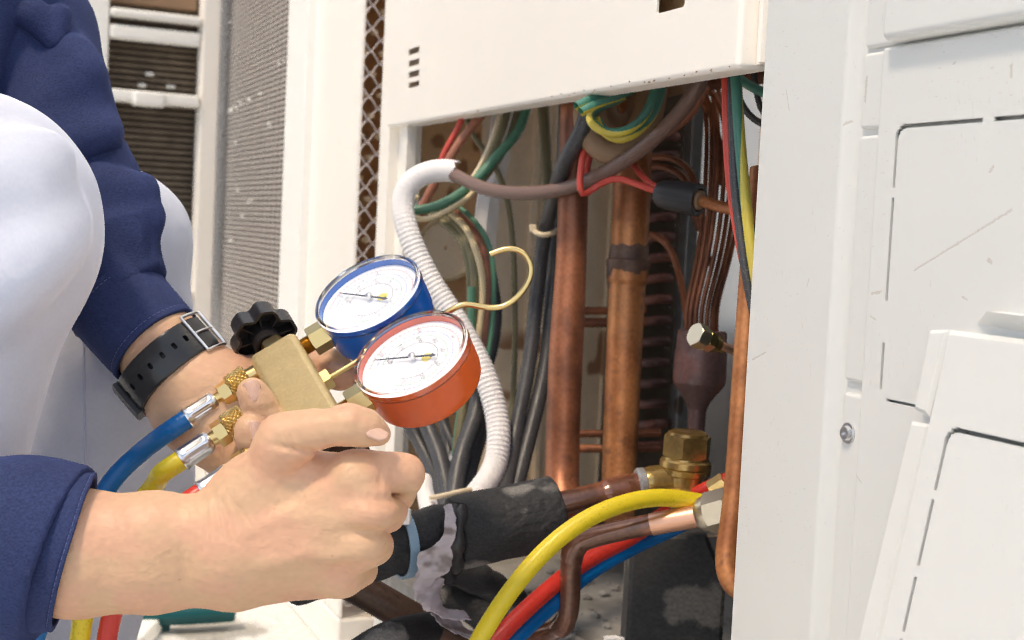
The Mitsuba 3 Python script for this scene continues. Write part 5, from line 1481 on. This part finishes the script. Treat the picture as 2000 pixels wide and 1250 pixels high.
B.cone(sh_r, 0.055, elb_r, 0.030, 0.03).cone(elb_r, 0.028, fore_a[1][0], 0.026, 0.01).cone(chest + [0, 0, 0.05], 0.09, sh_r, 0.055, 0.05)
B.cone(sh_l, 0.060, elb_l, 0.028, 0.03).cone(elb_l, 0.026, lf[1][0], 0.021, 0.01).cone(chest + [0, 0, 0.05], 0.09, sh_l, 0.055, 0.05)
for kn, an, off in ((kn_r, an_r, 0.10), (kn_l, an_l, -0.10)):
    hp = hipc + [off, 0.02, 0]
    kr = 0.050 if kn is kn_r else 0.030
    B.cone(hp, 0.075, kn, kr, 0.02).cone(kn, kr, an, 0.028, 0.02).cone(an, 0.030, an + [0.0, 0.15, -0.055], 0.028, 0.02)
rest = B.mesh(4)
put(PE, cat(hand_r, hand_l, rest), "skin", smooth=True)
hr = Field(head - 0.14, head + 0.14, 0.005)
hr.cone(head + [0, -0.02, 0.028], 0.090, head + [0, -0.035, -0.03], 0.080, 0.02).cut(head + [0, 0.05, 0.0], [0, 1, -0.6])
hr.displace(lambda p_: 0.006 * (meshkit.fbm(p_ * 60, 3, 1) - 0.5))
put(PE + "__hair", hr.mesh(1), "hair_black", smooth=True)


# finger nails: curved plates set on the finger tips
def nail(c, right, up, out, w_, l_, key="fingernail"):
    right = nrm(right)
    out = nrm(out - right * np.dot(out, right))
    up = nrm(np.cross(out, right)) * (1 if np.dot(np.cross(out, right), up) > 0 else -1)
    rows_ = []
    for v_ in np.linspace(-1, 1, 15):
        row = []
        ww = w_ * math.sqrt(max(0.02, 1 - max(0, abs(v_) - 0.35) ** 2 / 0.50))
        for u_ in np.linspace(-1, 1, 13):
            x, y = u_ * ww, v_ * l_
            z = -0.55 * x * x / w_ - 0.10 * y * y / l_ - (0.0005 if v_ < 0.5 else 0) * max(0, abs(u_) - 0.6) / 0.4
            row.append(c + right * x + up * y + out * z)
        rows_.append(row)
    G_ = np.array(rows_)
    N_ = np.cross(np.gradient(G_, axis=0), np.gradient(G_, axis=1))
    N_ /= np.linalg.norm(N_, axis=2, keepdims=True)
    if np.dot(N_[7, 6], out) < 0:
        N_ = -N_
    put(PE + "__" + key, skin_rings(np.concatenate([G_ + N_ * 0.0003, (G_ - N_ * 0.0016)[:, ::-1]], axis=1)), "nail", smooth=60)


def surf(px, py, mesh, lift=0.0002):
    """Where the sighting line meets the skin."""
    d = nrm(ray(px, py))
    tri = mesh.triangles
    e1_, e2_ = tri[:, 1] - tri[:, 0], tri[:, 2] - tri[:, 0]
    h_ = np.cross(d, e2_)
    a_ = np.einsum("ij,ij->i", e1_, h_)
    a_ = np.where(np.abs(a_) < 1e-14, 1e-14, a_)
    s_ = EYE - tri[:, 0]
    u_ = np.einsum("ij,ij->i", s_, h_) / a_
    q_ = np.cross(s_, e1_)
    v_ = q_ @ d / a_
    t_ = np.einsum("ij,ij->i", e2_, q_) / a_
    ok = (u_ >= 0) & (v_ >= 0) & (u_ + v_ <= 1) & (t_ > 0.1)
    if not ok.any():
        return None, None
    k_ = np.where(ok)[0][np.argmin(t_[ok])]
    n_ = nrm(np.cross(e1_[k_], e2_[k_]))
    if np.dot(n_, d) > 0:
        n_ = -n_
    return EYE + d * t_[k_] + n_ * lift, n_


for px, py, mesh_, rt, upv, w_, l_ in ((491, 764, hand_l, RIGHT + 0.30 * UP, UP - 0.25 * RIGHT, 0.0050, 0.0060), (494, 840, hand_l, RIGHT + 0.12 * UP, UP - 0.08 * RIGHT, 0.0044, 0.0052), (737, 838, hand_r, UP * 0.9 + BACK * 0.5, RIGHT - 0.30 * UP, 0.0050, 0.0060)):
    c_, n_ = surf(px, py, mesh_)
    if c_ is not None:
        if mesh_ is hand_r:
            n_ = nrm(0.75 * UP + 0.35 * BACK + 0.35 * RIGHT)
            rt = np.cross(RIGHT - 0.30 * UP, n_)
        nail(c_, rt, upv, n_ if mesh_ is hand_r else nrm(n_ + 0.6 * BACK), w_, l_)
c_, n_ = surf(657, 722, hand_l)
if c_ is not None:
    nail(c_, nrm(RIGHT * 0.5 + UP), RIGHT - UP * 0.3, nrm(n_ + 0.5 * BACK), 0.0050, 0.0060)

# ---- clothes
SH = Field([-1.50, -1.15, 0.22], [-0.60, -0.15, 0.98], 0.0060)
SH.cone(hipc + [0, 0.03, 0.05], 0.150, chest, 0.150, 0.05).cone(chest, 0.140, neck - [0, 0.02, 0.06], 0.085, 0.06)
SH.cone(chest + [0, 0, 0.05], 0.11, sh_r, 0.075, 0.06).cone(chest + [0, 0, 0.05], 0.11, sh_l, 0.075, 0.06)
SH.cone(sh_r, 0.076, elb_r, 0.060, 0.03).cone(sh_l, 0.078, at(-40, 60, 0.97), 0.055, 0.03)
SH.displace(lambda p_: 0.016 * (meshkit.fbm(p_ * [9, 9, 6], 3, 5) - 0.5))
torso = SH.mesh(3)


def folds(amp, fr_, seed, d):
    """Cloth folds: ridged noise stretched across the limb's axis d."""
    d = nrm(d)
    e_ = nrm(np.cross(d, [0.3, 0.2, 0.9]))
    g_ = np.cross(d, e_)

    def fn(p_):
        q_ = np.stack([p_ @ d * fr_, p_ @ e_ * fr_ * 0.45, p_ @ g_ * fr_ * 0.45], 1)
        ridge = (1 - np.abs(2 * meshkit.noise(q_, seed) - 1)) ** 2
        ridge2 = (1 - np.abs(2 * meshkit.noise(q_ * [1.9, 1.3, 1.3] + 7, seed + 1) - 1)) ** 2.5
        return -amp * (ridge - 0.35) - 0.55 * amp * (ridge2 - 0.3)
    return fn


# right sleeve
ra = [J(-330, 1090, 0.735, 52), J(-180, 1088, 0.728, 48), J(-40, 1082, 0.718, 43), J(60, 1078, 0.712, 40.0), J(190, 1078, 0.710, 36)]
cuff_r_c, cuff_r_n = at(120, 1078, 0.71), nrm(RIGHT * 0.95 - UP * 0.30)
S1 = Field(*bounds(ra, 0.07), 0.0022)
S1.cone(elb_r, 0.060, *ra[0], 0.02)
S1.chain(ra, 0.015)
S1.displace(folds(0.0055, 17, 4, ra[2][0] - ra[0][0]), 0.03)
S1.minus(ra[3][0], 0.0375, ra[4][0] + RIGHT * 0.05, 0.0345).cut(cuff_r_c, cuff_r_n)
sl_r = S1.mesh(2)
# left sleeve: the upper part hangs over the elbow in a fold, the forearm part is gathered into a buttoned cuff
cf0, cf1 = at(218, 578, 0.885), at(308, 674, 0.874)
cax = nrm(cf1 - cf0)
la = [J(0, -120, 0.945, 40), J(60, 60, 0.925, 38), J(130, 285, 0.905, 35.5)]
lb = [J(150, 290, 0.915, 28), J(182, 370, 0.905, 29.5), J(196, 430, 0.898, 30.5), J(206, 500, 0.892, 30), J(228, 572, 0.886, 29.5), J(246, 602, 0.882, 30)]
S2 = Field(*bounds(la + lb, 0.07), 0.0021)
S2.chain(la, 0.012)
for (xa_, ya_, xb_, yb_, D_, r_) in ((150, 105, 205, 250, 0.888, 9), (60, 230, 170, 140, 0.880, 8), (110, 290, 205, 262, 0.876, 7)):
    S2.cone(at(xa_, ya_, D_), r_ * MM, at(xb_, yb_, D_), r_ * 0.7 * MM, 0.020)
S2.displace(folds(0.0026, 15, 14, la[2][0] - la[0][0]), 0.03)
S2.cut(at(198, 304, 0.89), 0.42 * RIGHT - 0.90 * UP + 0.10 * FWD)
S2b = S2.twin()
S2b.chain(lb, 0.012)
for (xa_, ya_, xb_, yb_, r_) in ((150, 405, 285, 365, 7), (150, 478, 300, 432, 8), (200, 350, 268, 368, 6), (165, 545, 240, 520, 5), (262, 470, 298, 540, 5)):
    S2b.cone(at(xa_, ya_, 0.874), r_ * MM, at(xb_, yb_, 0.880), r_ * 0.6 * MM, 0.018)
S2b.displace(folds(0.0030, 15, 19, lb[4][0] - lb[0][0]), 0.03)


def gathers(p_):
    """Small pleats where the sleeve is sewn into the cuff."""
    q_ = p_ - cf0
    s_ = q_ @ cax
    e_ = nrm(np.cross(cax, FWD))
    a_ = np.arctan2(q_ @ np.cross(cax, e_), q_ @ e_)
    return 0.0011 * np.exp(-((s_ - 0.002) / 0.012) ** 2) * np.sin(17 * a_ + 3 * np.sin(3 * a_))


S2b.displace(gathers, 0.012)
S2b.cut(at(240, 603, 0.882), cax)
S2.join(S2b, 0.0003)
# front of the jacket hanging down at the far left
S3 = Field(*bounds([J(10, -90, 0.885, 0), J(-160, 260, 0.885, 0), J(120, 60, 0.88, 0)], 0.06), 0.0025)
S3.cone(at(5, -80, 0.885), 0.024, at(-100, 210, 0.885), 0.026, 0.0)
S3.cone(at(30, -60, 0.905), 0.030, at(-40, 120, 0.905), 0.034, 0.003)
S3.cone(at(66, 30, 0.880), 0.011, at(104, 78, 0.884), 0.0075, 0.004)
S3.cone(at(104, 78, 0.884), 0.0075, at(118, 30, 0.888), 0.008, 0.004)
S3.displace(folds(0.0030, 14, 44, [0.3, 0.2, 1]), 0.03)
jacket = S3.mesh(2)
sl_l = S2.mesh(2)
put(PE + "__shirt", cat(torso, sl_r, sl_l, jacket), "cloth_navy", label="navy blue work shirt", smooth=True)


def cuff(c0_, c1_, r0_, r1_, up_, flat, key, tilt0=None, tilt1=None, seed=0, n0=0):
    """A cuff: a doubled band of cloth with a hem that turns inside and a seam line."""
    axis = nrm(c1_ - c0_)
    a = nrm(up_ - axis * np.dot(up_, axis))
    b = np.cross(axis, a)
    h_ = np.linalg.norm(c1_ - c0_)
    th_ = np.arange(96) * 2 * np.pi / 96
    rows_ = []
    steps = [(0.0, -0.0022), (0.0, 0.0002), (0.012, 0.0011), (0.05, 0.0013), (0.075, 0.0004), (0.095, 0.0012), (0.3, 0.0012), (0.6, 0.0012), (0.86, 0.0012), (0.895, 0.0003), (0.93, 0.0013), (0.985, 0.0013), (1.0, 0.0006), (1.0, -0.0012), (0.97, -0.0018), (0.6, -0.0020)]
    for f_, d_ in steps:
        rr = r0_ + (r1_ - r0_) * f_ + d_
        ring_ = np.cos(th_)[:, None] * a + flat * np.sin(th_)[:, None] * b
        p_ = c0_ + axis * (h_ * f_) + rr * ring_
        if tilt0 is not None:
            p_ = p_ + axis * ((1 - f_) * (p_ - c0_ - axis * (h_ * f_)) @ tilt0)[:, None]
        if tilt1 is not None:
            p_ = p_ + axis * (f_ * ((p_ - c0_ - axis * (h_ * f_)) @ tilt1))[:, None]
        wv = meshkit.fbm(np.stack([np.cos(th_) * 1.6 + seed, np.sin(th_) * 1.6, th_ * 0 + 0.6 * f_], 1), 3, seed) - 0.5
        rows_.append(p_ + ring_ * (0.0045 * wv)[:, None])
    R_ = np.array(rows_)
    m_ = skin_rings(R_, caps=False)
    dashes = []
    for f_ in (0.125, 0.90):
        k_ = min(range(len(steps)), key=lambda i_: abs(steps[i_][0] - f_) + (steps[i_][1] < 0))
        loop = R_[k_] + nrm(R_[min(k_ + 1, 12)].mean(0) - R_[k_].mean(0)) * 0.0006
        cen = loop.mean(0)
        fine = spline(np.vstack([loop, loop[:1]]), 0.0011)
        for j_ in range(0, len(fine) - 3, 3):
            o_ = nrm(fine[j_] - cen) * 0.0004
            dashes.append(tube(fine[j_:j_ + 3] + o_, 0.00035, 5, smooth_path=False))
    put(PE + "__" + key + "__stitching" if PE + "__" + key not in scene else PE + "__" + key + "_001__stitching", cat(*dashes), "thread_navy", kind="stuff", smooth=True)
    return put(PE + "__" + key, m_, "cloth_navy", label=None, smooth=True)


cuff(at(55, 1080, 0.711), at(146, 1078, 0.709), 0.0405, 0.0378, UP, 0.86, "cuff", tilt1=0.32 * UP + 0.25 * BACK, tilt0=0.32 * UP + 0.25 * BACK, seed=2)
cuff(cf0, cf1, 0.0322, 0.0306, -RIGHT * 0.8 + UP * 0.55, 0.94, "cuff", tilt0=None, tilt1=None, seed=6)

# trousers
TR = Field([-1.40, -1.15, 0.03], [-0.58, -0.12, 0.74], 0.0045)
for kn, an, off, rk, rl in ((kn_r, an_r, 0.10, 0.0700, 0.058), (kn_l, an_l, -0.10, 0.0425, 0.040)):
    g = TR.twin()
    hp = hipc + [off, 0.02, 0]
    g.cone(hp, 0.115, kn, rk, 0.03).cone(kn, rk, an, rl, 0.03)
    if kn is kn_l:
        g.chain([(kn, 0.0425), J(228, 700, 0.975, 47), J(226, 930, 0.98, 47), J(150, 1180, 0.985, 42)], 0.03)
    TR.join(g, 0.01)
TR.cone(hipc + [0, 0, 0.0], 0.150, hipc + [0, 0.02, 0.06], 0.142, 0.05)
for rows_, r_ in ((((-30, 600, 0.736), (60, 500, 0.737), (120, 430, 0.750)), 5), (((-40, 360, 0.736), (40, 330, 0.733), (90, 300, 0.742)), 5), (((200, 760, 0.940), (280, 730, 0.934), (350, 690, 0.949)), 6)):
    vv = spline(pts(rows_), 0.01)
    for a_, b_ in zip(vv[:-1], vv[1:]):
        TR.cone(a_ + FWD * 0.003, r_ * MM, b_ + FWD * 0.003, r_ * MM, 0.030)
TR.displace(lambda p_: 0.006 * (meshkit.fbm(p_ * [8, 8, 14], 3, 25) - 0.5))
TR.displace(folds(0.0016, 13, 33, kn_r - an_r), 0.03)
trm = TR.mesh(3)
tro = put(PE + "__trousers", trm, "cloth_white", label="white trousers of lavender tinted twill", smooth=True)
sp = [surf(px, py, trm, 0.0004)[0] for px, py in zip(np.linspace(163, 168, 30), np.linspace(640, 960, 30))]
sp = [q_ for q_ in sp if q_ is not None]
if len(sp) > 3:
    put(tro + "__seam", tube(np.array(sp), 0.0008, 8, smooth_path=False), "seam_thread")
for an in (an_r, an_l):
    F_ = Field(an + [-0.08, -0.09, -0.11], an + [0.08, 0.24, 0.08], 0.005)
    F_.cone(an + [0, -0.03, -0.055], 0.042, an + [0, 0.15, -0.062], 0.038, 0.03).cone(an, 0.045, an + [0, 0, -0.05], 0.043, 0.03).cut([0, 0, 0.002], [0, 0, -1])
    put(PE + "__shoe", F_.mesh(3), "shoe_dark", smooth=True)

# ---- wrist watch: seen from the inside of the wrist
WA = "wristwatch"
tag(WA, "black rubber watch strap with a steel buckle on the left wrist", "watch")
wc = at(338, 716, 0.870)
wax = nrm(at(384, 772, 0.866) - at(300, 675, 0.872))
wu = nrm(RIGHT * 0.855 + UP * 0.52 - wax * np.dot(RIGHT * 0.855 + UP * 0.52, wax))
wv = np.cross(wax, wu)
if np.dot(wv, BACK) < 0:
    wv = -wv


def wr(phi, x, d):
    """Point on the strap: phi turns round the wrist from the buckle side, x along the arm, d outwards."""
    ra_, rb_ = 0.0308 + d, 0.0285 + d
    return wc + wu * ra_ * math.cos(phi) + wv * rb_ * math.sin(phi) + wax * x


def band(ph0, ph1, w_, d0, d1, n=70, taper=0.0):
    V_ = []
    for k in range(n + 1):
        ph = ph0 + (ph1 - ph0) * k / n
        ww = w_ * (1 - taper * k / n)
        V_.append([wr(ph, -ww, d0), wr(ph, -ww, d1 - 0.0006), wr(ph, -ww + 0.0012, d1), wr(ph, 0, d1 + 0.0002), wr(ph, ww - 0.0012, d1), wr(ph, ww, d1 - 0.0006), wr(ph, ww, d0)])
    return skin_rings(np.array(V_))


def to_man(m_):
    m_ = trimesh.Trimesh(m_.vertices, m_.faces, process=True)
    if m_.volume < 0:
        m_.invert()
    return m3.Manifold(m3.Mesh(np.asarray(m_.vertices, np.float32), np.asarray(m_.faces, np.uint32)))


st = band(0.30, math.pi + 0.45, 0.0112, 0.0, 0.0034)
try:
    sm_ = to_man(st)
    for ph in (0.90, 1.16, 1.42, 1.70, 1.98, 2.26, 2.52):
        c_ = wr(ph, -0.0005, 0.0013)
        o_ = nrm(wr(ph, 0, 0.01) - wr(ph, 0, 0.0))
        tg = np.cross(wax, o_)
        h_ = rbox([-0.0022, -0.0013, -0.006], [0.0022, 0.0013, 0.006], 0.0010, 10).transform(frame_matrix(c_, wax, tg, o_))
        sm_ -= h_
    st = mf(sm_)
except Exception as ex:
    print("strap", ex)
put(WA + "__strap", st, "strap_black", smooth=35)
put(WA + "__under_strap", cat(band(-0.55, 0.62, 0.0112, -0.0030, -0.0008), band(math.pi + 0.35, 2 * math.pi - 0.5, 0.0112, -0.0004, 0.0020), band(0.30, math.pi + 0.3, 0.0090, -0.0030, -0.0012)), "rubber_black", smooth=35)
put(WA + "__keeper", band(2.62, 3.05, 0.0122, -0.001, 0.0062, 20), "rubber_black", smooth=35)
# buckle: a steel frame with its tongue
bk = []
for x in (-0.0132, 0.0132):
    bk.append(tube(np.array([wr(ph, x, 0.0042) for ph in np.linspace(0.20, 0.72, 8)]), 0.0011, 10, 0.001))
bk.append(tube(np.array([wr(0.20, x, 0.0044) for x in np.linspace(-0.0132, 0.0132, 6)]), 0.0013, 10, 0.001))
bk.append(tube(np.array([wr(0.72, x, 0.0044) for x in np.linspace(-0.0132, 0.0132, 6)]), 0.0010, 10, 0.001))
put(WA + "__buckle", cat(*bk), "steel", smooth=40)
put(WA + "__tongue", tube(np.array([wr(ph, 0.0, 0.0046) for ph in np.linspace(0.20, 0.70, 6)]), 0.0009, 10, 0.001), "steel", smooth=40)
put(WA + "__case", lathe([(0, 0.002), (0, 0.017), (0.008, 0.018), (0.010, 0.016), (0.010, 0.001)], wr(math.pi * 1.5, 0, 0.001), -wv, 40), "plastic_black", smooth=35)
